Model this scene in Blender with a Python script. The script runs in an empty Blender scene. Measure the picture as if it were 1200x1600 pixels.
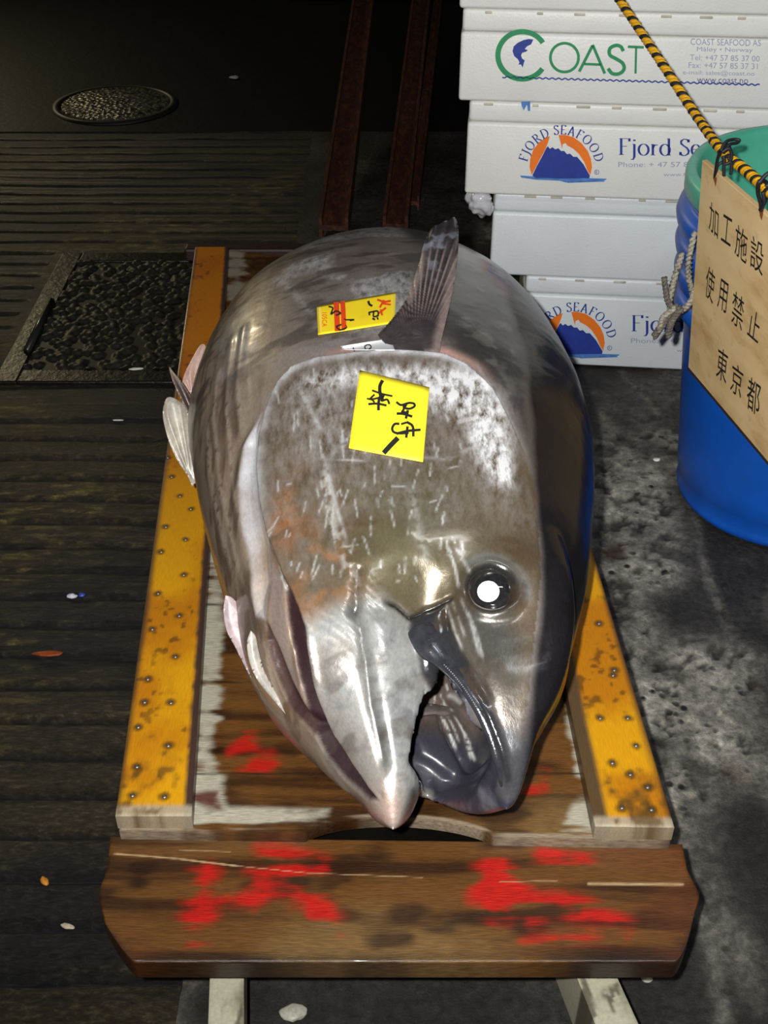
import bpy, bmesh, math, random
import numpy as np
from mathutils import Vector, Matrix
from mathutils.bvhtree import BVHTree

scene = bpy.context.scene
COL = scene.collection
random.seed(4)
RNG = np.random.RandomState(7)

# ------------------------------------------------------------------ camera
CAM_Z, PITCH, FPX = 1.40, math.radians(37.0), 1750.0
cam_data = bpy.data.cameras.new('camera')
cam_data.sensor_fit = 'VERTICAL'
cam_data.sensor_height = 36.0
cam_data.lens = 36.0 * FPX / 1600.0
cam_data.clip_start = 0.02
cam = bpy.data.objects.new('camera', cam_data)
cam.location = (0, 0, CAM_Z)
cam.rotation_euler = (math.pi / 2 - PITCH, 0, 0)
COL.objects.link(cam)
scene.camera = cam

# ------------------------------------------------------------------ world, lamps, exposure
world = bpy.data.worlds.new('night')
scene.world = world
world.use_nodes = True
wb = world.node_tree.nodes['Background']
wb.inputs[0].default_value = (0.55, 0.6, 0.75, 1)
wb.inputs[1].default_value = 0.006

def lamp(name, kind, loc, power, color=(1, 1, 1), target=None, **kw):
    d = bpy.data.lights.new(name, kind)
    d.energy = power
    d.color = color
    for k, v in kw.items():
        setattr(d, k, v)
    o = bpy.data.objects.new(name, d)
    o.location = loc
    if target is not None:
        o.rotation_euler = (Vector(target) - Vector(loc)).to_track_quat('-Z', 'Y').to_euler()
    COL.objects.link(o)
    return o

lamp('camera_flash', 'SPOT', (-0.055, 0.0, 1.45), 180.0, (1.0, 0.985, 0.96), target=(0.26, 1.95, 0.36),
     spot_size=math.radians(104), spot_blend=0.9, shadow_soft_size=0.012)
lamp('stall_lamp', 'AREA', (-2.9, 6.6, 1.7), 20.0, (1.0, 0.84, 0.50), target=(-0.2, 1.7, 0.4), shape='DISK', size=0.5)
lamp('box_fill', 'AREA', (1.0, 0.7, 2.9), 14.0, (0.93, 0.97, 1.0), target=(0.75, 2.3, 0.4), shape='RECTANGLE', size=1.2, size_y=0.1)  # unseen fill light added over the boxes to balance the flash falloff

vs = scene.view_settings
vs.view_transform = 'Standard'
vs.look = 'None'
vs.exposure = 0.0
vs.gamma = 1.0
vs.use_curve_mapping = False

# ------------------------------------------------------------------ pixel / ray helpers
CP, SP = math.cos(PITCH), math.sin(PITCH)
ORG = np.array([0, 0, CAM_Z])

def ray(px, py):
    u, v = (px - 600) / FPX, (py - 800) / FPX
    return np.array([u, CP - v * SP, -SP - v * CP])

def on_z(px, py, z):
    d = ray(px, py)
    return ORG + d * ((z - CAM_Z) / d[2])

def on_y(px, py, y):
    d = ray(px, py)
    return ORG + d * (y / d[1])

def on_plane(px, py, p0, n):
    d = ray(px, py)
    return ORG + d * (np.dot(np.array(p0) - ORG, n) / np.dot(d, n))

# ------------------------------------------------------------------ numpy noise
def _h(ix, iy, iz, seed):
    n = (ix * 374761393 + iy * 668265263 + iz * 2147483647 + seed * 974634777) & 0xffffffff
    n = ((n ^ (n >> 13)) * 1274126177) & 0xffffffff
    n = n ^ (n >> 16)
    return (n & 0xffff) / 65535.0

def vnoise(p, seed=0):
    i = np.floor(p).astype(np.int64)
    f = p - i
    f = f * f * (3 - 2 * f)
    r = 0
    for a in (0, 1):
        for b in (0, 1):
            for c in (0, 1):
                w = (f[:, 0] if a else 1 - f[:, 0]) * (f[:, 1] if b else 1 - f[:, 1]) * (f[:, 2] if c else 1 - f[:, 2])
                r = r + w * _h(i[:, 0] + a, i[:, 1] + b, i[:, 2] + c, seed)
    return r

def fbm(p, scale, octs=4, seed=0):
    p = np.asarray(p, float) * np.asarray(scale, float)
    s, a, t = 0, 0.5, 0
    for k in range(octs):
        s = s + a * vnoise(p * (2 ** k) + 17.3 * k, seed + k)
        t += a
        a *= 0.5
    return s / t

def sstep(a, b, x):
    t = np.clip((x - a) / (b - a), 0, 1)
    return t * t * (3 - 2 * t)

def seg_dist(P, line):
    """distance from the points P (n,2) to the polyline, and the share of its length where the nearest point lies"""
    line = np.asarray(line, float)
    best = np.full(len(P), 1e9)
    at = np.zeros(len(P))
    L = np.linalg.norm(np.diff(line, axis=0), axis=1)
    tot, acc = L.sum(), 0
    for k in range(len(line) - 1):
        a, d = line[k], line[k + 1] - line[k]
        t = np.clip(((P - a) @ d) / max(d @ d, 1e-12), 0, 1)
        q = np.linalg.norm(P - a - t[:, None] * d, axis=1)
        m = q < best
        best[m] = q[m]
        at[m] = (acc + t[m] * L[k]) / tot
        acc += L[k]
    return best, at

def inside(P, poly):
    poly = np.asarray(poly, float)
    x, y = P[:, 0], P[:, 1]
    r = np.zeros(len(P), bool)
    j = len(poly) - 1
    for i in range(len(poly)):
        xi, yi = poly[i]
        xj, yj = poly[j]
        c = ((yi > y) != (yj > y)) & (x < (xj - xi) * (y - yi) / (yj - yi + 1e-15) + xi)
        r ^= c
        j = i
    return r

def sdist(P, poly):
    """signed distance to a closed polygon, positive inside"""
    d, _ = seg_dist(P, list(poly) + [poly[0]])
    return np.where(inside(P, poly), d, -d)

# ------------------------------------------------------------------ objects
def tag(o, label, cat, group=None):
    o['label'] = label
    o['category'] = cat
    if group:
        o['group'] = group
    return o

def thing(name, label, cat, loc=(0, 0, 0), rz=0, group=None):
    o = bpy.data.objects.new(name, None)
    o.empty_display_size = 0.05
    COL.objects.link(o)
    o.location = loc
    o.rotation_euler = (0, 0, rz)
    return tag(o, label, cat, group)

def link(name, me, mat, parent=None, smooth=True, label=None):
    o = bpy.data.objects.new(name, me)
    COL.objects.link(o)
    if mat is not None and not len(me.materials):
        me.materials.append(mat)
    if smooth and len(me.polygons):
        me.polygons.foreach_set('use_smooth', [True] * len(me.polygons))
    if parent is not None:
        o.parent = parent
        def world_of(p):
            b = Matrix.LocRotScale(p.location, p.rotation_euler, None)
            return b if p.parent is None else world_of(p.parent) @ p.matrix_parent_inverse @ b
        o.matrix_parent_inverse = world_of(parent).inverted()
    if label:
        o['label'] = label
    return o

def meshof(name, V, F):
    me = bpy.data.meshes.new(name)
    me.from_pydata([tuple(map(float, v)) for v in V], [], [tuple(map(int, f)) for f in F])
    me.update()
    return me

def obj(name, V, F, mat, parent=None, smooth=True, label=None):
    return link(name, meshof(name, V, F), mat, parent, smooth, label)

def from_bm(name, bm, mat, parent=None, smooth=False, label=None):
    me = bpy.data.meshes.new(name)
    bmesh.ops.recalc_face_normals(bm, faces=bm.faces)
    bm.to_mesh(me)
    bm.free()
    return link(name, me, mat, parent, smooth, label)

def paint(me, name, rgba):
    a = me.color_attributes.new(name, 'FLOAT_COLOR', 'POINT')
    a.data.foreach_set('color', np.asarray(rgba, np.float32).ravel())

def verts(me):
    v = np.empty(len(me.vertices) * 3, np.float64)
    me.vertices.foreach_get('co', v)
    return v.reshape(-1, 3)

def sharp_by_angle(o, deg=40):
    me = o.data
    bm = bmesh.new()
    bm.from_mesh(me)
    for e in bm.edges:
        if len(e.link_faces) == 2 and e.calc_face_angle(0) > math.radians(deg):
            e.smooth = False
    bm.to_mesh(me)
    bm.free()

def box_bm(x0, x1, y0, y1, z0, z1, bev=0.0, seg=2):
    bm = bmesh.new()
    vs_ = [bm.verts.new((x, y, z)) for x in (x0, x1) for y in (y0, y1) for z in (z0, z1)]
    for f in ((0, 1, 3, 2), (4, 6, 7, 5), (0, 4, 5, 1), (2, 3, 7, 6), (0, 2, 6, 4), (1, 5, 7, 3)):
        bm.faces.new([vs_[i] for i in f])
    if bev:
        bmesh.ops.bevel(bm, geom=list(bm.edges), offset=bev, segments=seg, profile=0.5, affect='EDGES')
    return bm

def tube(name, pts, r, mat, parent=None, n=8, label=None, closed=False, taper=None):
    pts = [np.asarray(p, float) for p in pts]
    V, F = [], []
    up = np.array([0.13, 0.21, 0.97])
    m = len(pts)
    for k, p in enumerate(pts):
        a = pts[(k - 1) % m] if (closed or k > 0) else p
        b = pts[(k + 1) % m] if (closed or k < m - 1) else p
        t = b - a
        t /= np.linalg.norm(t) + 1e-12
        s = np.cross(t, up)
        s /= np.linalg.norm(s) + 1e-12
        w = np.cross(s, t)
        rr = r * (taper(k / max(m - 1, 1)) if taper else 1)
        for j in range(n):
            q = 2 * math.pi * j / n
            V.append(p + rr * (math.cos(q) * s + math.sin(q) * w))
    rows = m if closed else m - 1
    for k in range(rows):
        for j in range(n):
            a, b = k * n + j, k * n + (j + 1) % n
            c, d = ((k + 1) % m) * n + (j + 1) % n, ((k + 1) % m) * n + j
            F.append((a, b, c, d))
    if not closed:
        F.append(tuple(range(n - 1, -1, -1)))
        F.append(tuple(range((m - 1) * n, m * n)))
    return obj(name, V, F, mat, parent, True, label)

def spline(pts, n):
    """Catmull-Rom through the points, n samples per span"""
    P = [np.asarray(p, float) for p in pts]
    P = [2 * P[0] - P[1]] + P + [2 * P[-1] - P[-2]]
    out = []
    for k in range(1, len(P) - 2):
        for i in range(n):
            t = i / n
            a, b, c, d = P[k - 1], P[k], P[k + 1], P[k + 2]
            out.append(0.5 * ((2 * b) + (c - a) * t + (2 * a - 5 * b + 4 * c - d) * t * t + (3 * b - a - 3 * c + d) * t ** 3))
    out.append(P[-2])
    return out

def lathe(name, prof, c, mat, parent=None, n=96, label=None, closed=False):
    V, F = [], []
    m = len(prof)
    for (r, z) in prof:
        for j in range(n):
            q = 2 * math.pi * j / n
            V.append((c[0] + r * math.cos(q), c[1] + r * math.sin(q), c[2] + z))
    for k in range(m if closed else m - 1):
        for j in range(n):
            a, b = k * n + j, k * n + (j + 1) % n
            F.append((a, b, ((k + 1) % m) * n + (j + 1) % n, ((k + 1) % m) * n + j))
    return obj(name, V, F, mat, parent, True, label)

# ------------------------------------------------------------------ materials
class NT:
    def __init__(s, name):
        s.m = bpy.data.materials.new(name)
        s.m.use_nodes = True
        s.t = s.m.node_tree
        s.b = s.t.nodes['Principled BSDF']

    def n(s, kind, **kw):
        o = s.t.nodes.new('ShaderNode' + kind)
        for k, v in kw.items():
            if k.startswith('i_'):
                key = k[2:]
                key = int(key) if key.isdigit() else key.replace('_', ' ')
                if isinstance(v, bpy.types.NodeSocket):
                    s.t.links.new(v, o.inputs[key])
                else:
                    o.inputs[key].default_value = v
            else:
                setattr(o, k, v)
        return o

    def set(s, **kw):
        for k, v in kw.items():
            sk = s.b.inputs[k.replace('_', ' ')]
            if isinstance(v, bpy.types.NodeSocket):
                s.t.links.new(v, sk)
            else:
                sk.default_value = v

    def coords(s, scale=(1, 1, 1), out='Object'):
        tc = s.n('TexCoord')
        mp = s.n('Mapping', i_Vector=tc.outputs[out])
        mp.inputs['Scale'].default_value = scale
        return mp.outputs[0]

    def noise(s, scale, detail=4, rough=0.55, stretch=(1, 1, 1)):
        return s.n('TexNoise', i_Vector=s.coords(stretch), i_Scale=scale, i_Detail=detail, i_Roughness=rough).outputs['Fac']

    def ramp(s, fac, stops):
        r = s.n('ValToRGB', i_Fac=fac)
        e = r.color_ramp.elements
        while len(e) < len(stops):
            e.new(0.5)
        for k, (p, c) in enumerate(stops):
            e[k].position = p
            e[k].color = (c, c, c, 1) if isinstance(c, (int, float)) else tuple(c) + ((1,) if len(c) == 3 else ())
        return r.outputs['Color']

    def mix(s, fac, a, b, mode='MIX'):
        m = s.n('Mix', data_type='RGBA', blend_type=mode)
        for sk, v in ((m.inputs[0], fac), (m.inputs[6], a), (m.inputs[7], b)):
            if isinstance(v, bpy.types.NodeSocket):
                s.t.links.new(v, sk)
            else:
                sk.default_value = v if isinstance(v, (int, float)) else tuple(v) + ((1,) if len(v) == 3 else ())
        return m.outputs[2]

    def math(s, op, a, b=0.0):
        m = s.n('Math', operation=op)
        for k, v in ((0, a), (1, b)):
            if isinstance(v, bpy.types.NodeSocket):
                s.t.links.new(v, m.inputs[k])
            else:
                m.inputs[k].default_value = v
        return m.outputs[0]

    def bump(s, h, strength=0.3, dist=0.01):
        s.set(Normal=s.n('Bump', i_Height=h, i_Strength=strength, i_Distance=dist).outputs[0])

    def attr(s, name):
        return s.n('Attribute', attribute_name=name)

def plain(name, color, rough=0.5, metal=0.0, var=0.15, scale=20, bump=0.0, bscale=60, spec=0.5, coat=0.0, stretch=(1, 1, 1)):
    t = NT(name)
    f = t.noise(scale, 5, 0.6, stretch)
    lo = tuple(c * (1 - var) for c in color)
    hi = tuple(min(1, c * (1 + var)) for c in color)
    t.set(Base_Color=t.ramp(f, [(0.3, lo), (0.7, hi)]), Roughness=rough, Metallic=metal, Coat_Weight=coat)
    t.b.inputs['Specular IOR Level'].default_value = spec
    if bump:
        t.bump(t.noise(bscale, 4, 0.6, stretch), bump, 0.004)
    return t.m

def attr_mat(name, grain=(1, 1, 1), gscale=200, rough=0.5, bump=0.3, bdist=0.002, var=0.3, spec=0.5, coat=0.0):
    """base colour from the vertex colours, fine grain from noise"""
    t = NT(name)
    f = t.noise(gscale, 6, 0.65, grain)
    k = t.ramp(f, [(0.3, 1 - var), (0.7, 1.0)])
    t.set(Base_Color=t.mix(1.0, t.attr('col').outputs['Color'], k, 'MULTIPLY'), Roughness=rough, Coat_Weight=coat)
    t.b.inputs['Specular IOR Level'].default_value = spec
    t.bump(f, bump, bdist)
    return t.m

def mixc(a, b, m):
    return a * (1 - m[:, None]) + np.asarray(b, float)[None, :] * m[:, None]

def rgba(c):
    return np.concatenate([np.clip(c, 0, 1), np.ones((len(c), 1))], 1)

M_ink = plain('black_ink', (0.012, 0.011, 0.01), 0.6, var=0.1)
M_blueink = plain('blue_print', (0.02, 0.045, 0.30), 0.5, var=0.12, scale=60)
M_greyink = plain('faded_blue_print', (0.33, 0.36, 0.5), 0.5, var=0.1)
M_orangeink = plain('orange_print', (0.9, 0.20, 0.015), 0.5, var=0.08)
M_greenink = plain('green_print', (0.02, 0.27, 0.10), 0.5, var=0.1)
M_lightblueink = plain('light_blue_print', (0.08, 0.22, 0.55), 0.5, var=0.2, scale=80)
M_redink = plain('red_print', (0.75, 0.06, 0.01), 0.5, var=0.08)

# ------------------------------------------------------------------ flat printing
def stroke2d(pts, w, nib=None):
    """ribbon quads along a 2D polyline; nib=(thick,thin) makes the width follow the stroke's direction"""
    pts = [np.asarray(p, float) for p in pts]
    n = len(pts)
    L, R = [], []
    for k in range(n):
        t = pts[min(k + 1, n - 1)] - pts[max(k - 1, 0)]
        t /= np.linalg.norm(t) + 1e-9
        ww = w if nib is None else nib[1] + (nib[0] - nib[1]) * abs(t[1]) ** 1.5
        s = np.array([-t[1], t[0]]) * ww / 2
        L.append(pts[k] + s)
        R.append(pts[k] - s)
    return [(L[k], L[k + 1], R[k + 1], R[k]) for k in range(n - 1)]

def flat_print(name, polys, f3, mat, parent, label=None):
    """polys: 2D polygons; f3 maps a 2D point to a 3D point just above the printed face"""
    bm = bmesh.new()
    for poly in polys:
        vs_ = [bm.verts.new(tuple(f3(p))) for p in poly]
        if len(vs_) > 2:
            bm.faces.new(vs_)
    bmesh.ops.remove_doubles(bm, verts=bm.verts, dist=1e-6)
    bmesh.ops.triangulate(bm, faces=[f for f in bm.faces if len(f.verts) > 4])
    me = bpy.data.meshes.new(name)
    bm.to_mesh(me)
    bm.free()
    return link(name, me, mat, parent, False, label)

def text_verts(body, spacing=1.0):
    c = bpy.data.curves.new('tmp', 'FONT')
    c.body = body
    c.space_character = spacing
    c.resolution_u = 3
    o = bpy.data.objects.new('tmp', c)
    COL.objects.link(o)
    bpy.context.view_layer.update()
    me = bpy.data.meshes.new_from_object(o.evaluated_get(bpy.context.evaluated_depsgraph_get()))
    V = verts(me)
    F = [tuple(p.vertices) for p in me.polygons]
    bpy.data.objects.remove(o)
    bpy.data.curves.remove(c)
    bpy.data.meshes.remove(me)
    return V, F

def text_print(name, body, f3, mat, parent, at, w, h, skew=(0, 0), spacing=1.0, bold=0.0):
    """text stretched into the 2D box at, at+(w,h); w or h None keeps the proportion"""
    V, F = text_verts(body, spacing)
    lo, hi = V.min(0), V.max(0)
    sx = w / (hi[0] - lo[0]) if w else h / (hi[1] - lo[1])
    sy = h / (hi[1] - lo[1]) if h else abs(sx)
    Q = []
    for v in V:
        x, y = (v[0] - lo[0]) * sx, (v[1] - lo[1]) * sy
        Q.append(f3((at[0] + x + skew[0] * y, at[1] + y + skew[1] * x)))
    return obj(name, Q, F, mat, parent, False)
# ================================================================== GROUND
def grid(x0, x1, y0, y1, nx, ny):
    xs, ys = np.linspace(x0, x1, nx), np.linspace(y0, y1, ny)
    X, Y = np.meshgrid(xs, ys)
    P = np.stack([X.ravel(), Y.ravel(), np.zeros(nx * ny)], 1)
    i = (np.arange(ny - 1)[:, None] * nx + np.arange(nx - 1)[None, :]).ravel()
    F = np.stack([i, i + 1, i + nx + 1, i + nx], 1)
    return P, F

def fast_mesh(name, P, F):
    me = bpy.data.meshes.new(name)
    n, m = len(P), len(F)
    me.vertices.add(n)
    me.vertices.foreach_set('co', np.asarray(P, np.float32).ravel())
    me.loops.add(m * 4)
    me.loops.foreach_set('vertex_index', np.asarray(F, np.int32).ravel())
    me.polygons.add(m)
    me.polygons.foreach_set('loop_start', np.arange(m, dtype=np.int32) * 4)
    me.update(calc_edges=True)
    return me

RIB_X, RIB_Y = -0.27, 4.26
# dark ribbed paving on one side
P, F = grid(-2.6, RIB_X, 0.1, RIB_Y, 130, 720)
per = 0.078
wob = 0.030 * (fbm(P, (1.3, 1.1, 1), 3, 5) - 0.5) + 0.010 * (fbm(P, (7, 9, 1), 2, 6) - 0.5)
ph = ((P[:, 1] + wob) / per) % 1.0
gro = np.exp(-((ph - 0.5) / 0.085) ** 2) * (0.35 + 1.1 * fbm(P, (3, 6, 1), 3, 14))
gro2 = np.exp(-((((P[:, 1] + wob * 0.7) / (per * 0.37)) % 1.0 - 0.5) / 0.13) ** 2) * sstep(0.45, 0.7, fbm(P, (2.2, 5, 1), 3, 15))
smooth_zone = sstep(-1.02, -0.97, P[:, 0]) * sstep(2.27, 2.3, P[:, 1]) * (1 - sstep(3.16, 3.19, P[:, 1]))
wear = fbm(P, (3, 9, 1), 4, 2)
P[:, 2] = -(0.014 * gro + 0.003 * gro2) * (1 - smooth_zone) - 0.004 + 0.010 * (wear - 0.5)
c = np.tile(np.array([0.034, 0.027, 0.014]), (len(P), 1)) * (0.45 + 1.1 * fbm(P, (14, 40, 1), 4, 9))[:, None]
c = mixc(c, (0.17, 0.135, 0.035), sstep(0.53, 0.72, fbm(P, (30, 110, 1), 4, 21)) * sstep(0.42, 0.62, fbm(P, (2.5, 3, 1), 3, 8)) * 0.8)
c = mixc(c, (0.007, 0.006, 0.005), np.clip(gro * 1.1 + 0.45 * gro2, 0, 1) * (1 - smooth_zone))
c = mixc(c, (0.008, 0.008, 0.010), 0.8 * sstep(0.52, 0.68, fbm(P, (2.0, 4.5, 1), 4, 18)))
me = fast_mesh('ground', P, F)
paint(me, 'col', rgba(c))
t = NT('wet_ribbed_stone')
fn_ = t.noise(70, 9, 0.78, (1, 2.2, 1))
cc = t.mix(1.0, t.attr('col').outputs['Color'], t.ramp(fn_, [(0.32, 0.15), (0.52, 0.9), (0.70, 3.2)]), 'MULTIPLY')
t.set(Base_Color=cc, Roughness=0.42)
t.b.inputs['Specular IOR Level'].default_value = 0.4
t.bump(fn_, 0.9, 0.006)
M_ribbed = t.m
g = link('ground_ribbed', me, M_ribbed)
g['kind'] = 'structure'

# pitted concrete, running under the cart and to the boxes
P, F = grid(RIB_X, 1.9, 0.1, RIB_Y, 290, 560)
n1, n2, n3 = fbm(P, (2.4, 2.4, 1), 4, 31), fbm(P, (9, 9, 1), 5, 37), fbm(P, (46, 46, 1), 3, 41)
def gp(*pts):
    return [tuple(on_z(px, py, 0)[:2]) for px, py in pts]
XY = P[:, :2]
XYw = XY + 0.05 * np.stack([fbm(P, (7, 7, 1), 3, 51) - 0.5, fbm(P, (7, 7, 1), 3, 53) - 0.5], 1)
m = sstep(0.42, 0.68, 0.55 * n1 + 0.45 * n2)
for poly, k in (
    ([(935, 640), (1010, 700), (1060, 780), (1090, 870), (1060, 960), (990, 960), (945, 880)], 0.85),
    ([(1000, 1020), (1110, 1000), (1200, 1030), (1200, 1180), (1120, 1280), (1060, 1260)], 0.7),
    ([(1085, 1290), (1130, 1300), (1160, 1420), (1200, 1500), (1200, 1560), (1110, 1480)], 0.5),
    ([(430, 1570), (480, 1575), (475, 1640), (430, 1640)], 0.7),
):
    m = np.maximum(m, k * sstep(-0.04, 0.05, sdist(XYw, gp(*poly))) * (0.45 + 0.9 * n2))
for poly, k in (
    ([(1000, 930), (1110, 870), (1230, 880), (1240, 1010), (1120, 1000), (1020, 1010)], 0.9),
    ([(1080, 1320), (1240, 1260), (1240, 1480), (1170, 1430), (1120, 1400)], 0.8),
    ([(380, 1500), (880, 1500), (1060, 1540), (1000, 1680), (300, 1680)], 0.93),
    ([(860, 560), (1080, 560), (1100, 660), (960, 640), (900, 600)], 0.7),
    ([(420, 100), (720, 100), (780, 420), (700, 440), (380, 420)], 0.85),
):
    m = m * (1 - k * sstep(-0.04, 0.06, sdist(XYw, gp(*poly))))
for line, w in (([(975, 580), (1010, 620), (1060, 700), (1090, 830), (1140, 1000), (1180, 1120)], 0.012), ([(1050, 1310), (1085, 1400), (1120, 1500), (1135, 1620)], 0.014)):
    d, _ = seg_dist(XYw * 0.5 + XY * 0.5, gp(*line))
    m = np.maximum(m, 0.5 * np.exp(-(d / w) ** 2) * (0.3 + n2))
pit = sstep(0.60, 0.70, n3) * sstep(0.3, 0.6, m) + 0.8 * sstep(0.62, 0.7, fbm(P, (22, 22, 1), 3, 61)) * sstep(0.2, 0.5, m)
pit = np.clip(pit, 0, 1)
c = np.tile(np.array([0.028, 0.0255, 0.022]), (len(P), 1)) * (0.5 + n2)[:, None]
c = mixc(c, (0.44, 0.415, 0.35), np.clip(m * (0.35 + 1.0 * fbm(P, (60, 60, 1), 3, 71)), 0, 1) ** 1.25)
c = mixc(c, (0.012, 0.011, 0.01), pit * 0.85)
c = mixc(c, (0.10, 0.035, 0.015), 0.5 * sstep(0.68, 0.8, fbm(P, (11, 11, 1), 3, 83)) * m)
P[:, 2] = -0.004 + 0.010 * (n2 - 0.5) * m - 0.006 * pit + 0.004 * (n3 - 0.5) * m
me = fast_mesh('ground', P, F)
ca_ = rgba(c)
ca_[:, 3] = np.clip(m * 1.4, 0, 1)
paint(me, 'col', ca_)
t = NT('pitted_concrete')
fn_ = t.noise(75, 9, 0.78)
vo = t.n('TexVoronoi', i_Vector=t.coords(), i_Scale=42.0, i_Randomness=1.0)
ml = t.attr('col').outputs['Alpha']
pits = t.math('MULTIPLY', t.ramp(vo.outputs['Distance'], [(0.16, 1.0), (0.34, 0.0)]), t.math('MULTIPLY', t.ramp(t.noise(11, 4), [(0.46, 0.0), (0.60, 1.0)]), ml))
cc = t.mix(1.0, t.attr('col').outputs['Color'], t.ramp(fn_, [(0.30, 0.25), (0.52, 0.95), (0.72, 1.9)]), 'MULTIPLY')
cc = t.mix(pits, cc, (0.010, 0.009, 0.008))
t.set(Base_Color=cc, Roughness=0.5)
t.b.inputs['Specular IOR Level'].default_value = 0.35
t.bump(t.math('SUBTRACT', fn_, pits), 0.8, 0.006)
M_conc = t.m
g = link('ground_concrete', me, M_conc)
g['kind'] = 'structure'

M_far = plain('dark_asphalt', (0.004, 0.004, 0.0045), 0.6, var=0.5, scale=12, bump=0.4, bscale=40, spec=0.2)
P, F = grid(-5, 6, RIB_Y, 11, 12, 8)
g = link('ground_far', fast_mesh('ground', P - np.array([0, 0, 0.004]), F), M_far)
g['kind'] = 'structure'
for nm, xa, xb in (('ground_side_west', -5, -2.6), ('ground_side_east', 1.9, 6)):
    P, F = grid(xa, xb, 0.1, RIB_Y, 6, 6)
    g = link(nm, fast_mesh('ground', P - np.array([0, 0, 0.004]), F), M_far)
    g['kind'] = 'structure'

# round manhole cover far back
t = NT('cast_iron_cover')
vo = t.n('TexVoronoi', i_Vector=t.coords(), i_Scale=55.0)
t.set(Base_Color=t.ramp(t.noise(40, 5), [(0.35, (0.02, 0.018, 0.013)), (0.7, (0.22, 0.21, 0.15))]), Roughness=0.35, Metallic=0.4)
t.bump(vo.outputs['Distance'], 0.9, 0.01)
M_cover = t.m
mc = thing('manhole_cover', 'round cast iron manhole cover set in the dark ground far behind the cart', 'manhole cover', (-1.08, 4.58, 0))
lathe('cover_plate', [(0, 0.008), (0.205, 0.008), (0.212, 0.004), (0.212, -0.01)], (-1.08, 4.58, 0), M_cover, mc, 64)
lathe('cover_ring', [(0.22, -0.01), (0.22, 0.006), (0.245, 0.006), (0.25, -0.01)], (-1.08, 4.58, 0), plain('iron_ring', (0.014, 0.013, 0.01), 0.5, 0.3), mc, 64)

# square pebbled drain cover sunk beside the cart
M_plate = plain('dark_wet_plate', (0.0065, 0.006, 0.004), 0.38, var=0.5, scale=14, bump=0.5, bscale=60, spec=0.4)
dx0, dx1, dy0, dy1 = -0.90, -0.30, 2.44, 3.08
dc = thing('drain_cover', 'square pebble-patterned drain cover in the ribbed paving beside the yellow rail', 'drain cover', ((dx0 + dx1) / 2, (dy0 + dy1) / 2, 0))
P, F = grid(dx0, dx1, dy0, dy1, 130, 138)
cells = RNG.rand(620, 2) * np.array([dx1 - dx0, dy1 - dy0]) + np.array([dx0, dy0])
dm = np.full(len(P), 9.0)
for q in cells:
    dm = np.minimum(dm, np.hypot(P[:, 0] - q[0], P[:, 1] - q[1]))
P[:, 2] = 0.001 + 0.009 * np.sqrt(np.clip(1 - (dm / 0.0135) ** 2, 0, 1))
link('pebbled_panel', fast_mesh('panel', P, F), plain('pebbled_iron', (0.013, 0.012, 0.009), 0.5, var=0.5, scale=40, spec=0.3), dc)
bm = bmesh.new()
for a in ((dx0 - 0.06, dx0, dy0 - 0.06, dy1 + 0.06), (dx1, dx1 + 0.02, dy0 - 0.06, dy1 + 0.06), (dx0, dx1, dy0 - 0.06, dy0), (dx0, dx1, dy1, dy1 + 0.06)):
    b = box_bm(a[0], a[1], a[2], a[3], -0.02, 0.006, 0.004)
    me = bpy.data.meshes.new('x'); b.to_mesh(me); b.free(); bm.from_mesh(me); bpy.data.meshes.remove(me)
from_bm('cover_frame', bm, M_plate, dc)
h0, h1 = on_z(42, 548, 0.008), on_z(80, 470, 0.008)
tube('lifting_bar', [h0, h1], 0.010, plain('worn_steel', (0.06, 0.06, 0.05), 0.3, 0.7), dc, 8)

# ================================================================== CART
BED, RAIL = 0.25, 0.275
cart = thing('handcart', 'low wooden handcart with yellow side rails carrying the big tuna', 'cart', (0, 1.6, 0))
NC = 0.9   # overall strength of the wood colours

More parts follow.
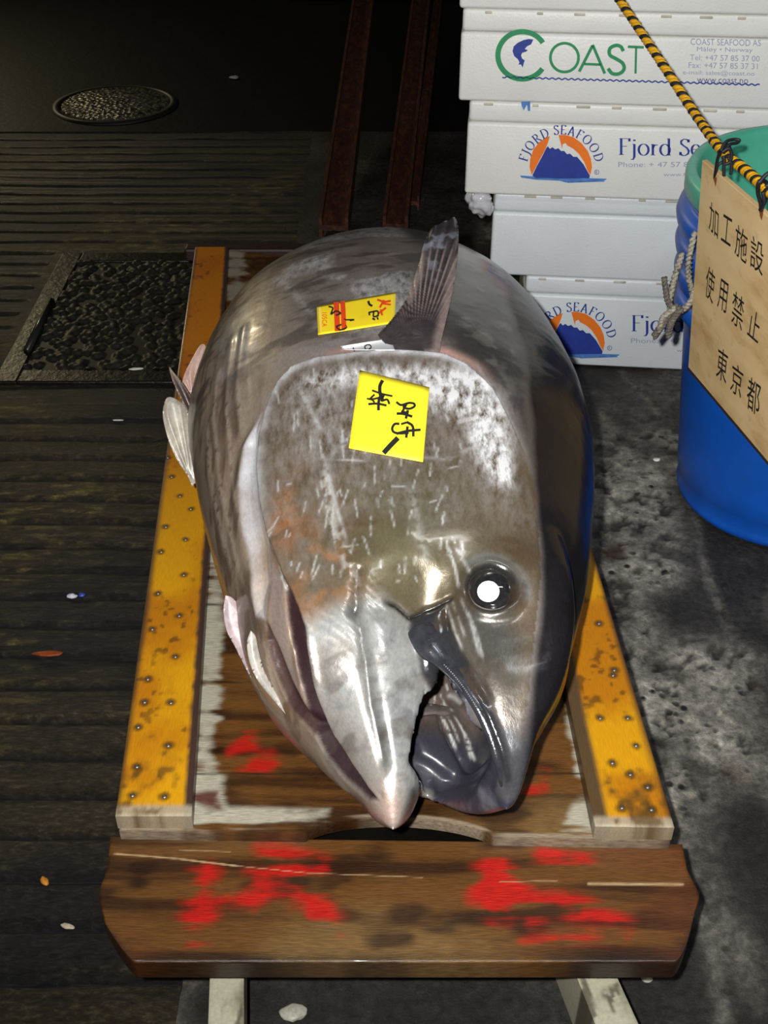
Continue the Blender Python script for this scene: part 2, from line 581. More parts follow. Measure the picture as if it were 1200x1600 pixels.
def board(name, corner, z0, z1, nx, ny, colf, mat, parent, label=None, uvf=None, sag=None):
    """a slab whose top is a fine grid; corner: near-left, near-right, far-right, far-left plan points; uvf warps (u,v)"""
    a, b, c_, d = [np.asarray(q[:2], float) for q in corner]
    u, v = np.meshgrid(np.linspace(0, 1, nx), np.linspace(0, 1, ny))
    u, v = u.ravel(), v.ravel()
    uu, vv = (u, v) if uvf is None else uvf(u, v)
    XY = ((1 - uu) * (1 - vv))[:, None] * a + (uu * (1 - vv))[:, None] * b + (uu * vv)[:, None] * c_ + ((1 - uu) * vv)[:, None] * d
    edge = np.minimum(np.minimum(u, 1 - u) * (nx - 1), np.minimum(v, 1 - v) * (ny - 1))
    z = np.full(len(XY), z1) - 0.0016 * (edge < 0.5)
    if sag is not None:
        z = z + sag(XY)
    top = np.concatenate([XY, z[:, None]], 1)
    col = colf(XY, u, v)
    i = (np.arange(ny - 1)[:, None] * nx + np.arange(nx - 1)[None, :]).ravel()
    F = [tuple(q) for q in np.stack([i, i + 1, i + nx + 1, i + nx], 1)]
    rim = list(range(nx)) + [k * nx + nx - 1 for k in range(1, ny)] + [(ny - 1) * nx + k for k in range(nx - 2, -1, -1)] + [k * nx for k in range(ny - 2, 0, -1)]
    n0, m = len(top), len(rim)
    V = np.concatenate([top, top[rim] - np.array([0, 0, 0.002]), np.column_stack([top[rim][:, :2], np.full(m, z0)])])
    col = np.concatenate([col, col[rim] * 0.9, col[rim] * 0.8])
    for k in range(m):
        k2 = (k + 1) % m
        F.append((rim[k], n0 + k, n0 + k2, rim[k2]))
        F.append((n0 + k, n0 + m + k, n0 + m + k2, n0 + k2))
    F.append(tuple(n0 + m + k for k in range(m)))
    me = meshof(name, V, F)
    paint(me, 'col', rgba(col))
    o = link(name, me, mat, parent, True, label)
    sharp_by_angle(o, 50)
    return o

M_wood = attr_mat('worn_wet_wood', (2, 26, 8), 30, 0.36, 0.4, 0.002, 0.62, 0.4, 0.15)
M_rail = attr_mat('yellow_painted_wood', (22, 2, 8), 30, 0.45, 0.25, 0.0015, 0.28, 0.4, 0.1)

def wood(XY, s=1.0, seed=0, gx=3.0, gy=70.0):
    p = np.column_stack([XY, np.zeros(len(XY))])
    w = p + 0.02 * (fbm(p, (4, 4, 1), 2, seed + 3) - 0.5)[:, None]
    g1, g2, g3 = fbm(w, (gx, gy, 1), 5, seed), fbm(p, (3, 6, 1), 4, seed + 7), fbm(p, (14, 30, 1), 3, seed + 11)
    c = np.tile(np.array([0.150, 0.062, 0.013]), (len(XY), 1))
    c = mixc(c, (0.030, 0.010, 0.003), sstep(0.42, 0.66, g1) * 0.85)
    c = mixc(c, (0.235, 0.145, 0.050), sstep(0.50, 0.70, g2) * 0.6)
    c = mixc(c, (0.022, 0.008, 0.004), sstep(0.57, 0.76, g3) * 0.75)
    c = mixc(c, (0.16, 0.045, 0.012), sstep(0.35, 0.2, g2) * 0.6)
    return c * s, g1, g2, g3

def daub(XY, c, z, polys, color, k=1.0, soft=0.006, seed=0, streak=(12, 120, 1), thr=0.44):
    """worn paint: pixel-traced outlines carried to the board, with edges broken along the grain"""
    p = np.column_stack([XY, np.zeros(len(XY))])
    n = fbm(p, streak, 4, seed)
    n2 = fbm(p, (30, 30, 1), 3, seed + 5)
    for poly in polys:
        q = [tuple(on_z(a, b, z)[:2]) for a, b in poly]
        d = sdist(XY + 0.014 * np.stack([n2 - 0.5, n - 0.5], 1), q)
        m = sstep(-soft, soft, d + 0.02 * (n - 0.5)) * sstep(thr - 0.1, thr + 0.1, n * 0.6 + n2 * 0.4 + sstep(0, 0.03, d) * 0.12)
        c = mixc(c, color, m * k)
    return c

# bed
bl, br = on_z(186, 1297, BED), on_z(1048, 1312, BED)
fl, fr = on_z(310, 372, BED), on_z(800, 440, BED)
fl[1], fr[1] = 2.62, 2.46

def bed_col(XY, u, v):
    c, g1, g2, g3 = wood(XY, 1.0, 100)
    def zz(*p):
        return [p]
    white = (0.50, 0.47, 0.36)
    c = daub(XY, c, BED, [[(298, 1290), (350, 1290), (352, 1225), (330, 1180), (345, 1110), (350, 1000), (352, 900), (330, 850), (312, 950)],
                          [(298, 1292), (520, 1292), (515, 1262), (440, 1262), (350, 1262)],
                          [(880, 1292), (940, 1296), (925, 1180), (900, 1080), (885, 1080), (890, 1150), (905, 1240)],
                          [(888, 1070), (905, 1060), (885, 960), (868, 980)]], white, 0.95, 0.006, 3, (10, 90, 1), 0.47)
    c = daub(XY, c, BED, [[(330, 1000), (350, 1000), (345, 800), (325, 800)], [(355, 480), (390, 480), (380, 380), (355, 380)]], white, 0.6, 0.006, 13, (10, 90, 1), 0.45)
    c = daub(XY, c, BED, [[(378, 1225), (420, 1220), (438, 1192), (425, 1172), (395, 1185), (375, 1200)],
                          [(360, 1180), (408, 1172), (400, 1140), (370, 1130)],
                          [(822, 1232), (850, 1228), (856, 1205), (830, 1200)]], (0.50, 0.009, 0.005), 0.95, 0.010, 8, (12, 70, 1), 0.47)
    c = daub(XY, c, BED, [[(300, 1268), (345, 1265), (340, 1235), (305, 1240)], [(925, 1290), (948, 1296), (925, 1160), (905, 1080), (898, 1085), (912, 1180)]], (0.09, 0.008, 0.008), 0.9, 0.006, 18, (20, 40, 1), 0.42)
    lip = sstep(0.009, 0.004, (v ** 1.6) * 1.8)
    c = mixc(c, (0.36, 0.29, 0.20), lip * 0.85 * sstep(0.42, 0.6, fbm(np.column_stack([XY, XY[:, 0]]), (12, 60, 1), 3, 5)))
    seam = np.exp(-((((XY[:, 1] - 0.86) % 0.165) - 0.1) / 0.0016) ** 2)
    return mixc(c, (0.01, 0.006, 0.004), seam * 0.9)

def bed_uv(u, v):
    dip = 0.016 * np.clip(1 - ((u - 0.51) / 0.17) ** 2, 0, 1) ** 0.7
    return u, v + (1 - v) ** 8 * dip

# denser rows towards the near end
board('bed_board', (bl, br, fr, fl), 0.230, BED, 240, 330, bed_col, M_wood, cart, uvf=lambda u, v: bed_uv(u, v ** 1.6))

# near plank
pl = [on_z(px, py, 0.232) for px, py in ((158, 1503), (1102, 1503), (1066, 1318), (172, 1306))]

def plank_uv(u, v):
    x = np.minimum(u, 1 - u)
    cut = np.where(u < 0.5, 0.30 * np.clip(1 - x / 0.055, 0, 1) ** 1.3, 0.42 * np.clip(1 - x / 0.05, 0, 1) ** 1.6)
    return u + 0.012 * np.where(u < .5, -1, 1) * sstep(0.4, 0.0, np.abs(v - 0.4)) * sstep(0.04, 0, x), v + cut * (1 - v) ** 2

def plank_col(XY, u, v):
    c, g1, g2, g3 = wood(XY, 0.92, 140, 2.6, 60)
    red = (0.52, 0.009, 0.005)
    c = daub(XY, c, 0.232, [[(288, 1450), (330, 1455), (345, 1415), (372, 1400), (360, 1390), (338, 1402), (345, 1360), (330, 1348), (298, 1360), (284, 1410)],
                            [(305, 1470), (325, 1465), (322, 1458), (305, 1460)],
                            [(370, 1415), (395, 1420), (430, 1395), (470, 1390), (520, 1395), (530, 1365), (520, 1340), (430, 1318), (400, 1320), (405, 1345), (385, 1360)],
                            [(460, 1440), (530, 1455), (540, 1400), (470, 1390)],
                            [(745, 1350), (735, 1400), (760, 1445), (790, 1440), (830, 1400), (830, 1340), (780, 1330)],
                            [(790, 1345), (925, 1350), (930, 1325), (850, 1322)],
                            [(820, 1390), (900, 1395), (1000, 1440), (985, 1450), (900, 1432), (830, 1440)],
                            [(880, 1470), (980, 1465), (900, 1450), (820, 1470)]], red, 0.96, 0.012, 28, (9, 80, 1), 0.525)
    def scratch(c, line, w, k=0.9):
        d, _ = seg_dist(XY, [tuple(on_z(a, b, 0.232)[:2]) for a, b in line])
        return mixc(c, (0.55, 0.38, 0.20), k * sstep(w, w * 0.3, d))
    c = scratch(c, [(180, 1334), (270, 1341), (370, 1353)], 0.0016)
    c = scratch(c, [(370, 1353), (480, 1364), (660, 1371)], 0.0009, 0.6)
    c = scratch(c, [(280, 1328), (360, 1331)], 0.001, 0.6)
    c = scratch(c, [(920, 1381), (1065, 1382)], 0.0030, 0.75)
    c = scratch(c, [(780, 1378), (870, 1376)], 0.001, 0.6)
    c = mixc(c, (0.02, 0.008, 0.004), 0.85 * sstep(0.022, 0.006, np.hypot(XY[:, 0] - on_z(215, 1380, .232)[0], 1.6 * (XY[:, 1] - on_z(215, 1380, .232)[1]))))
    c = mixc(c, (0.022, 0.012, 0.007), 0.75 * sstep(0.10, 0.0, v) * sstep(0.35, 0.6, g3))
    return c

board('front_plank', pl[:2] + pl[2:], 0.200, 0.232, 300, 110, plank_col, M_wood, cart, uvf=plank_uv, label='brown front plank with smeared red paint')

# side rails
def rail_col_for(seed, spots, z, bare):
    def f(XY, u, v):
        p = np.column_stack([XY, np.zeros(len(XY))])
        n1, n2, n3 = fbm(p, (60, 4, 1), 4, seed), fbm(p, (9, 9, 1), 4, seed + 3), fbm(p, (95, 75, 1), 3, seed + 5)
        c = np.tile(np.array([0.60, 0.285, 0.003]), (len(XY), 1))
        c = mixc(c, (0.40, 0.13, 0.002), sstep(0.42, 0.68, n2) * 0.8)
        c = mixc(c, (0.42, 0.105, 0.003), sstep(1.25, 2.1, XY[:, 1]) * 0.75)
        c = mixc(c, (0.07, 0.03, 0.006), sstep(0.63, 0.74, n3) * 0.7 * sstep(0.42, 0.62, n2))
        side = np.minimum(u, 1 - u)
        c = mixc(c, (0.045, 0.024, 0.014), sstep(0.12, 0.0, side + 0.10 * (n1 - 0.5)) * 0.9)
        if bare == 'inner':
            c = mixc(c, (0.050, 0.026, 0.020), sstep(0.86, 0.93, u + 0.05 * (n3 - 0.5)))
        else:
            c = mixc(c, (0.085, 0.05, 0.022), sstep(0.24, 0.16, u + 0.08 * (n1 - 0.5)))
        c = mixc(c, (0.36, 0.31, 0.22), sstep(0.012, 0.006, v) * 0.9)
        c = mixc(c, (0.10, 0.05, 0.008), sstep(0.10, 0.0, v) * sstep(0.48, 0.66, n2 * 0.5 + n3 * 0.5) * 0.8)
        d = np.full(len(XY), 9.0)
        for q in spots:
            k = on_z(q[0], q[1], z)
            d = np.minimum(d, np.hypot(XY[:, 0] - k[0], XY[:, 1] - k[1]))
        return mixc(c, (0.035, 0.016, 0.006), 0.75 * sstep(0.0095, 0.004, d + 0.006 * (n3 - 0.5)))
    return f

nails_a = [(259, 823), (281, 775), (290, 843), (252, 862), (298, 795), (287, 898), (247, 927), (280, 962), (238, 983), (274, 1026), (231, 1061), (267, 1098), (226, 1097), (216, 1136), (263, 1165), (214, 1198), (207, 1243), (257, 1245), (268, 745), (262, 715), (285, 700)]
nails_b = [(936, 974), (958, 1055), (938, 1122), (981, 1122), (994, 1165), (957, 1192), (1012, 1230), (972, 1262), (1018, 1265), (960, 1047), (985, 1210)]
RL = [on_z(px, py, RAIL) for px, py in ((180, 1274), (299, 1274), (357, 385), (305, 385))]
RR = [on_z(px, py, RAIL) for px, py in ((930, 1290), (1054, 1292), (801, 440), (752, 440))]
rail_z = lambda XY: np.zeros(len(XY))
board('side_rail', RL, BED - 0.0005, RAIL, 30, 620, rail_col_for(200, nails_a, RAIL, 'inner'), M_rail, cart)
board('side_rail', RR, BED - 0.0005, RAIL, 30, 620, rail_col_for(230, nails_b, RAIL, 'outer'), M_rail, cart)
M_nail = plain('steel_nail', (0.20, 0.19, 0.17), 0.4, 0.8, 0.3, 300)
nail0 = None
for (px, py) in nails_a + nails_b:
    q = on_z(px, py, RAIL)
    if nail0 is None:
        nail0 = lathe('nail', [(0, 0.0018), (0.0022, 0.0016), (0.0032, 0.0006), (0.0034, -0.004)], (0, 0, 0), M_nail, None, 12)
        o = nail0
    else:
        o = nail0.copy()
        COL.objects.link(o)
    o.parent = cart
    o.location = Vector(q) - cart.location

# far end bar, stringers that come out as white shafts, axle and wheels
M_bar = plain('dark_maroon_wood', (0.018, 0.005, 0.004), 0.55, var=0.4, scale=15, bump=0.3, stretch=(1, 8, 8))
from_bm('end_bar', box_bm(-0.50, 0.19, 2.63, 2.67, 0.205, 0.240, 0.006), M_bar, cart)

def white_col(seed):
    def f(XY, u, v):
        p = np.column_stack([XY, np.zeros(len(XY))])
        n1, n2 = fbm(p, (40, 14, 1), 4, seed), fbm(p, (130, 40, 1), 3, seed + 2)
        c = np.tile(np.array([0.42, 0.40, 0.29]), (len(XY), 1))
        c = mixc(c, (0.14, 0.12, 0.07), sstep(0.5, 0.68, n1) * 0.8)
        return mixc(c, (0.05, 0.04, 0.025), sstep(0.6, 0.72, n2) * 0.8)
    return f
M_white = attr_mat('chipped_white_paint', (1, 1, 1), 200, 0.5, 0.3, 0.001, 0.25)
zs = 0.14
sa = [on_z(px, py, zs) for px, py in ((322, 1680), (381, 1680), (381, 1440), (331, 1440))]
sb = [on_z(px, py, zs) for px, py in ((962, 1680), (1035, 1680), (925, 1440), (868, 1440))]
board('shaft', sa, 0.085, zs, 14, 90, white_col(300), M_white, cart, label='white-painted wooden shaft')
board('shaft', sb, 0.050, zs, 14, 90, white_col(330), M_white, cart, label='white-painted wooden shaft, splayed outward')
M_under = plain('dark_underframe', (0.004, 0.003, 0.002), 0.9, spec=0.05, var=0.4, scale=12)
for x in (-0.24, 0.20):
    from_bm('stringer', box_bm(x - 0.03, x + 0.03, 0.95, 2.60, 0.15, 0.2305, 0.004), M_under, cart)
from_bm('cross_beam', box_bm(-0.31, 0.33, 0.815, 0.86, 0.138, 0.2005, 0.004), M_under, cart)
from_bm('cross_beam', box_bm(-0.31, 0.33, 0.90, 0.97, 0.138, 0.2305, 0.004), M_under, cart)
tube('axle', [(-0.33, 1.75, 0.13), (0.29, 1.75, 0.13)], 0.016, M_under, cart, 12)
for x in (-0.30, 0.26):
    ring = [(0.128, -0.02), (0.13, 0.0), (0.128, 0.02), (0.05, 0.024), (0.014, 0.024), (0.014, -0.024), (0.05, -0.024)]
    V, F = [], []
    n, m_ = 40, len(ring)
    for (r, w) in ring:
        for j in range(n):
            q = 2 * math.pi * j / n
            V.append((x + w, 1.75 + r * math.cos(q), 0.13 + r * math.sin(q)))
    for k in range(m_):
        for j in range(n):
            F.append((k * n + j, k * n + (j + 1) % n, ((k + 1) % m_) * n + (j + 1) % n, ((k + 1) % m_) * n + j))
    obj('wheel', V, F, plain('black_rubber', (0.012, 0.012, 0.012), 0.8), cart)
from_bm('prop_leg', box_bm(-0.27, -0.22, 2.40, 2.45, 0.0, 0.15, 0.004), M_under, cart)
from_bm('prop_leg', box_bm(0.18, 0.23, 2.40, 2.45, 0.0, 0.15, 0.004), M_under, cart)
from_bm('prop_leg', box_bm(-0.265, -0.215, 0.90, 0.95, 0.0, 0.138, 0.004), M_under, cart)
from_bm('prop_leg', box_bm(0.20, 0.25, 0.90, 0.95, 0.0, 0.138, 0.004), M_under, cart)

# ================================================================== RUSTY BEAMS behind the cart
M_rust = NT('rusty_steel')
f = M_rust.noise(18, 6, 0.65, (3, 1, 3))
M_rust.set(Base_Color=M_rust.ramp(f, [(0.25, (0.018, 0.009, 0.010)), (0.5, (0.065, 0.020, 0.010)), (0.78, (0.17, 0.055, 0.02))]), Roughness=0.6, Metallic=0.15)
M_rust.bump(M_rust.noise(90, 5), 0.5, 0.004)
M_rust = M_rust.m

def channel(name, p0, p1, w, h, lab, grp=None, flange=0.010):
    """an H-shaped beam from p0 to p1 (bottom centre line)"""
    p0, p1 = np.array(p0, float), np.array(p1, float)
    d = p1 - p0
    L = np.linalg.norm(d)
    rz = math.atan2(d[1], d[0])
    rx = math.asin(d[2] / L)
    o = thing(name, lab, 'beam', tuple(p0), 0, grp)
    s = np.array([-math.sin(rz), math.cos(rz), 0])
    up = np.cross(d / L, -s) * -1
    if up[2] < 0:
        up = -up
    prof = [(-w / 2, 0), (-w / 2 + flange, 0), (-w / 2 + flange, h * .35), (w / 2 - flange, h * .35), (w / 2 - flange, 0), (w / 2, 0),
            (w / 2, h), (w / 2 - flange, h), (w / 2 - flange, h * .62), (-w / 2 + flange, h * .62), (-w / 2 + flange, h), (-w / 2, h)]
    V = [p0 + s * a + up * b for a, b in prof] + [p1 + s * a + up * b for a, b in prof]
    n = len(prof)
    F = [(k, (k + 1) % n, n + (k + 1) % n, n + k) for k in range(n)] + [tuple(range(n - 1, -1, -1)), tuple(range(n, 2 * n))]
    obj('channel_web', V, F, M_rust, o, False)
    b = box_bm(-0.5, 0.5, -0.5, 0.5, 0, 1)
    for v in b.verts:
        c = v.co.copy()
        v.co = Vector(p0 + d * 0.62 + s * (c.x * w * 0.5) + d / L * (c.y * 0.05) + up * (h * .62 + c.z * 0.014))
    from_bm('bolt_plate', b, M_rust, o)
    return o

def mid(a, b):
    return (np.array(a) + np.array(b)) / 2
z0 = 0.06
e0, e1 = on_z(521, 338, 0.07), on_z(588, -160, 0.42)
channel('rusty_beam', e0 - [0, 0, .07], e1 - [0, 0, .07], 0.090, 0.07, 'wide rusty steel beam behind the cart, lying farthest from the white boxes')
e0, e1 = on_z(618, 336, 0.07), on_z(676, -160, 0.42)
channel('rusty_beam', e0 - [0, 0, .07], e1 - [0, 0, .07], 0.078, 0.07, 'rusty steel beam behind the cart with a long flange, between the wide beam and the thin bar')
e0, e1 = on_z(647, 305, 0.05), on_z(704, -160, 0.40)
channel('rusty_bar', e0 - [0, 0, .05], e1 - [0, 0, .05], 0.034, 0.05, 'thin rusty steel bar lying alongside the beams nearest the white boxes', None, 0.006)
ts = thing('timber_block', 'dark timber block propping up the far ends of the rusty beams', 'block', (0.15, 7.2, 0))
from_bm('block', box_bm(-0.5, 0.9, 6.35, 6.5, 0, 0.238, 0.01), M_bar, ts)
# ================================================================== TUNA
def px_x(px, py, z):
    q = on_z(px, py, z)
    return q[0], q[1]

# stations along Y: belly x, back x, middle height, half thickness
ST = np.array([
    # Y      x0      x1      zc     hz
    [0.84,  -0.045,  0.145, 0.405, 0.070],
    [0.90,  -0.100,  0.180, 0.410, 0.105],
    [0.945, -0.145,  0.212, 0.415, 0.128],
    [1.02,  -0.182,  0.237, 0.425, 0.155],
    [1.11,  -0.212,  0.264, 0.440, 0.178],
    [1.20,  -0.240,  0.284, 0.448, 0.193],
    [1.336, -0.276,  0.306, 0.454, 0.204],
    [1.456, -0.302,  0.316, 0.455, 0.206],
    [1.63,  -0.304,  0.306, 0.450, 0.201],
    [1.80,  -0.286,  0.284, 0.436, 0.186],
    [2.00,  -0.238,  0.240, 0.404, 0.153],
    [2.20,  -0.172,  0.178, 0.366, 0.112],
    [2.38,  -0.104,  0.112, 0.322, 0.072],
    [2.50,  -0.060,  0.068, 0.294, 0.044],
    [2.60,  -0.036,  0.044, 0.279, 0.028],
])
LOW = np.array([   # lower jaw: outer line x0, oral edge x1
    [0.768,  0.000,  0.020, 0.400, 0.012],
    [0.785, -0.014,  0.030, 0.400, 0.030],
    [0.82,  -0.036,  0.042, 0.402, 0.052],
    [0.86,  -0.070,  0.055, 0.406, 0.080],
    [0.90,  -0.104,  0.064, 0.410, 0.102],
    [0.95,  -0.146,  0.066, 0.416, 0.125],
    [1.00,  -0.170,  0.075, 0.422, 0.142],
    [1.10,  -0.190,  0.080, 0.430, 0.150],
])
UP = np.array([    # upper jaw and snout: oral edge x0, forehead x1
    [0.792,  0.128,  0.150, 0.405, 0.014],
    [0.806,  0.114,  0.160, 0.405, 0.040],
    [0.84,   0.100,  0.178, 0.406, 0.072],
    [0.88,   0.084,  0.207, 0.408, 0.100],
    [0.92,   0.066,  0.226, 0.412, 0.114],
    [0.96,   0.046,  0.238, 0.418, 0.122],
    [1.02,   0.050,  0.244, 0.426, 0.132],
    [1.10,   0.070,  0.236, 0.436, 0.122],
])

def smooth_interp(tab, y, col):
    """monotone-ish cubic through the stations"""
    x, v = tab[:, 0], tab[:, col]
    m = np.gradient(v, x)
    i = np.clip(np.searchsorted(x, y) - 1, 0, len(x) - 2)
    h = x[i + 1] - x[i]
    t = np.clip((y - x[i]) / h, 0, 1)
    return ((2 * t**3 - 3 * t**2 + 1) * v[i] + (t**3 - 2 * t**2 + t) * h * m[i] + (-2 * t**3 + 3 * t**2) * v[i + 1] + (t**3 - t**2) * h * m[i + 1])

VOX = 0.0046
gx = np.arange(-0.34, 0.35, VOX)
gy = np.arange(0.74, 2.66, VOX)
gz = np.arange(0.225, 0.685, VOX)
X = gx[:, None, None]
Yy = gy[None, :, None]
Z = gz[None, None, :]

def loft_sdf(tab, n=2.15, shift=0.0, kz=1.0, kx=1.0, shear=0.0):
    y = np.clip(gy, tab[0, 0], tab[-1, 0])
    x0, x1 = smooth_interp(tab, y, 1), smooth_interp(tab, y, 2)
    zc, hz = smooth_interp(tab, y, 3), smooth_interp(tab, y, 4)
    xc, hw = ((x0 + x1) / 2 + shift)[None, :, None], np.maximum((x1 - x0) / 2 * kx, 0.004)[None, :, None]
    zc, hz0, hz = zc[None, :, None], hz[None, :, None], np.maximum(hz * kz, 0.004)[None, :, None]
    XX = X + shear * (zc + hz0 * 0.9 - Z) if shear else X
    r = ((np.abs(XX - xc) / hw) ** n + (np.abs(Z - zc) / hz) ** n) ** (1 / n)
    d = (r - 1) * np.minimum(hw, hz)
    over = np.maximum(np.maximum(tab[0, 0] - gy, gy - tab[-1, 0]), 0)[None, :, None]
    return (d + over * 0.9).astype(np.float32)

def smin(a, b, k):
    h = np.clip(0.5 + 0.5 * (b - a) / k, 0, 1)
    return b * (1 - h) + a * h - k * h * (1 - h)

def smax(a, b, k):
    return -smin(-a, -b, k)

SHEAR = 0.36          # the head is rolled: the far side of the upper jaw shows below the near side
body = loft_sdf(ST, 2.1)
body = smax(body, (0.985 - Yy + 0.10 * np.abs(X - 0.03) - 0.15 * sstep(0.10, 0.20, X) + 0.0 * Z).astype(np.float32) * 0.9, 0.05)
low = loft_sdf(LOW, 2.2)
up = loft_sdf(UP, 3.6, shear=SHEAR)
KY = (0.030 * (1 - sstep(0.98, 1.11, Yy)) + 2e-4).astype(np.float32)
solid = smin(smin(body, up, KY), low, KY)
scoop = loft_sdf(UP, 3.0, shift=-0.034, kz=0.86, kx=0.92, shear=SHEAR)
scoop = smax(scoop, np.maximum(0.815 - Yy, Yy - 0.990).astype(np.float32) + 0 * scoop, 0.02)
up_solid = up
scoop2 = loft_sdf(LOW, 2.2, shift=0.030, kz=0.66, kx=0.72)
scoop2 = np.maximum(scoop2, np.maximum(0.82 - Yy, Yy - 0.95).astype(np.float32))
low = smax(low, -scoop2, 0.012)
# a closed outline of the head, used to carry traced lines onto it
HULL = np.array([[y, a[1], b_[1], a[3], max(a[4], b_[2])] for y in (0.768, 0.785, 0.81, 0.84, 0.88, 0.92, 0.96, 1.02, 1.10)
                 for a in ([y] + [np.interp(y, LOW[:, 0], LOW[:, k]) for k in range(1, 5)],)
                 for b_ in ([y] + [np.interp(y, UP[:, 0], UP[:, k]) for k in (2, 4)],)])
cut = int((1.16 - gy[0]) / VOX)
hullf = np.minimum(loft_sdf(HULL, 2.6), body)[:, :cut, :]
def surface_nets(f):
    nx, ny, nz = f.shape
    s = f < 0
    corners = [(a, b, c) for a in (0, 1) for b in (0, 1) for c in (0, 1)]
    cnt = np.zeros((nx - 1, ny - 1, nz - 1), np.int8)
    for a, b, c in corners:
        cnt += s[a:nx - 1 + a, b:ny - 1 + b, c:nz - 1 + c]
    act = (cnt > 0) & (cnt < 8)
    idx = np.argwhere(act)
    vid = np.full(act.shape, -1, np.int64)
    vid[act] = np.arange(len(idx))
    acc, num = np.zeros((len(idx), 3)), np.zeros(len(idx))
    for p in range(8):
        for q in range(p + 1, 8):
            A, B = corners[p], corners[q]
            if sum(abs(A[k] - B[k]) for k in range(3)) != 1:
                continue
            fa = f[idx[:, 0] + A[0], idx[:, 1] + A[1], idx[:, 2] + A[2]]
            fb = f[idx[:, 0] + B[0], idx[:, 1] + B[1], idx[:, 2] + B[2]]
            m = (fa < 0) != (fb < 0)
            t = np.where(m, fa / np.where(m, fa - fb, 1), 0)
            pt = np.array(A)[None, :] + t[:, None] * (np.array(B) - np.array(A))[None, :]
            acc[m] += pt[m]
            num[m] += 1
    V = idx + acc / num[:, None]
    F = []
    for ax in range(3):
        o1, o2 = [(1, 2), (2, 0), (0, 1)][ax]
        sl0, sl1 = [slice(None)] * 3, [slice(None)] * 3
        sl0[ax], sl1[ax] = slice(0, -1), slice(1, None)
        a, b = s[tuple(sl0)], s[tuple(sl1)]
        e = np.argwhere(a != b)
        e = e[(e[:, o1] > 0) & (e[:, o2] > 0) & (e[:, o1] < f.shape[o1] - 1) & (e[:, o2] < f.shape[o2] - 1)]
        flip = a[e[:, 0], e[:, 1], e[:, 2]]
        q = []
        for d1, d2 in ((1, 1), (0, 1), (0, 0), (1, 0)):
            k = e.copy()
            k[:, o1] -= d1
            k[:, o2] -= d2
            q.append(vid[k[:, 0], k[:, 1], k[:, 2]])
        q = np.stack(q, 1)
        q[~flip] = q[~flip][:, ::-1]
        F.append(q)
    F = np.concatenate(F)
    return V, F

def relax(V, F, it, k=0.5):
    e = np.concatenate([F[:, [0, 1]], F[:, [1, 2]], F[:, [2, 3]], F[:, [3, 0]]])
    n = np.bincount(e[:, 0], minlength=len(V)) + np.bincount(e[:, 1], minlength=len(V))
    for i in range(it):
        A = np.zeros_like(V)
        for c in range(3):
            A[:, c] = np.bincount(e[:, 0], V[e[:, 1], c], len(V)) + np.bincount(e[:, 1], V[e[:, 0], c], len(V))
        A /= np.maximum(n, 1)[:, None]
        V = V + (k if i % 2 == 0 else -k * 1.04) * (A - V)
    return V
def bvh_of(me):
    v = verts(me)
    return BVHTree.FromPolygons([tuple(q) for q in v], [tuple(p.vertices) for p in me.polygons])
def hit(px, py, tree=None):
    d = Vector(ray(px, py)).normalized()
    loc, nor, i, t = (tree or base_bvh).ray_cast(Vector(ORG), d)
    return (None, None) if loc is None else (np.array(loc), np.array(nor))


hv, hf_ = surface_nets(hullf)
hv = hv * VOX + np.array([gx[0], gy[0], gz[0]])
hull_bvh = BVHTree.FromPolygons([tuple(q) for q in hv], [tuple(int(k) for k in q) for q in hf_])
# the gap between the jaws, up to the corner of the mouth
def lip_line(pts):
    q = np.array([hit(a_, b_, hull_bvh)[0] for a_, b_ in pts])
    return q[np.argsort(q[:, 1])]
LU = lip_line([(690, 1042), (706, 1060), (730, 1088), (752, 1122), (770, 1160), (782, 1200), (786, 1232)])
LL = lip_line([(681, 1046), (686, 1095), (679, 1150), (663, 1205), (648, 1245), (634, 1288)])
yc = max(LU[-1, 1], LL[-1, 1])
xu, zu = np.interp(gy, LU[:, 1], LU[:, 0]), np.interp(gy, LU[:, 1], LU[:, 2])
xl = np.interp(gy, LL[:, 1], LL[:, 0])
nu = 3.6
yU = np.clip(gy, UP[0, 0], UP[-1, 0])
uc = (smooth_interp(UP, yU, 1) + smooth_interp(UP, yU, 2)) / 2
uh = np.maximum((smooth_interp(UP, yU, 2) - smooth_interp(UP, yU, 1)) / 2, 0.004)
ztop = smooth_interp(UP, yU, 3) + smooth_interp(UP, yU, 4) * np.clip(1 - np.clip(np.abs(xu - uc) / uh, 0, 0.98) ** nu, 0, 1) ** (1 / nu)
ztop = np.maximum(ztop, smooth_interp(UP, yU, 3) + 0.80 * smooth_interp(UP, yU, 4))
scoop = smax(scoop, (Z - (ztop - 0.012)[None, :, None]).astype(np.float32) + 0 * scoop, 0.006)
up = smax(up_solid, -scoop, 0.008)
field = smin(body, up, KY)
field = smin(field, low, KY)
g1_ = X - (xu[None, :, None] - SHEAR * (zu[None, :, None] - Z))
g2_ = xl[None, :, None] - X
wd = np.maximum(np.maximum(g1_, g2_) * 0.85, np.broadcast_to(Yy - yc, field.shape)).astype(np.float32)
field = smax(field, -wd, 0.006)
throat = (np.sqrt(((X - 0.055) / 0.055) ** 2 + ((Yy - 0.965) / 0.10) ** 2 + ((Z - 0.385) / 0.095) ** 2) - 1).astype(np.float32) * 0.055
field = smax(field, -throat, 0.012)
tongue = (np.sqrt(((X - 0.058) / 0.060) ** 2 + ((Yy - 0.945) / 0.065) ** 2 + ((Z - 0.322) / 0.030) ** 2) - 1).astype(np.float32) * 0.035
field = smin(field, tongue, 0.012)
# lies on the bed: flatten what would sink in
field = smax(field, (BED + 0.001 - Z).astype(np.float32) + 0 * field, 0.02)

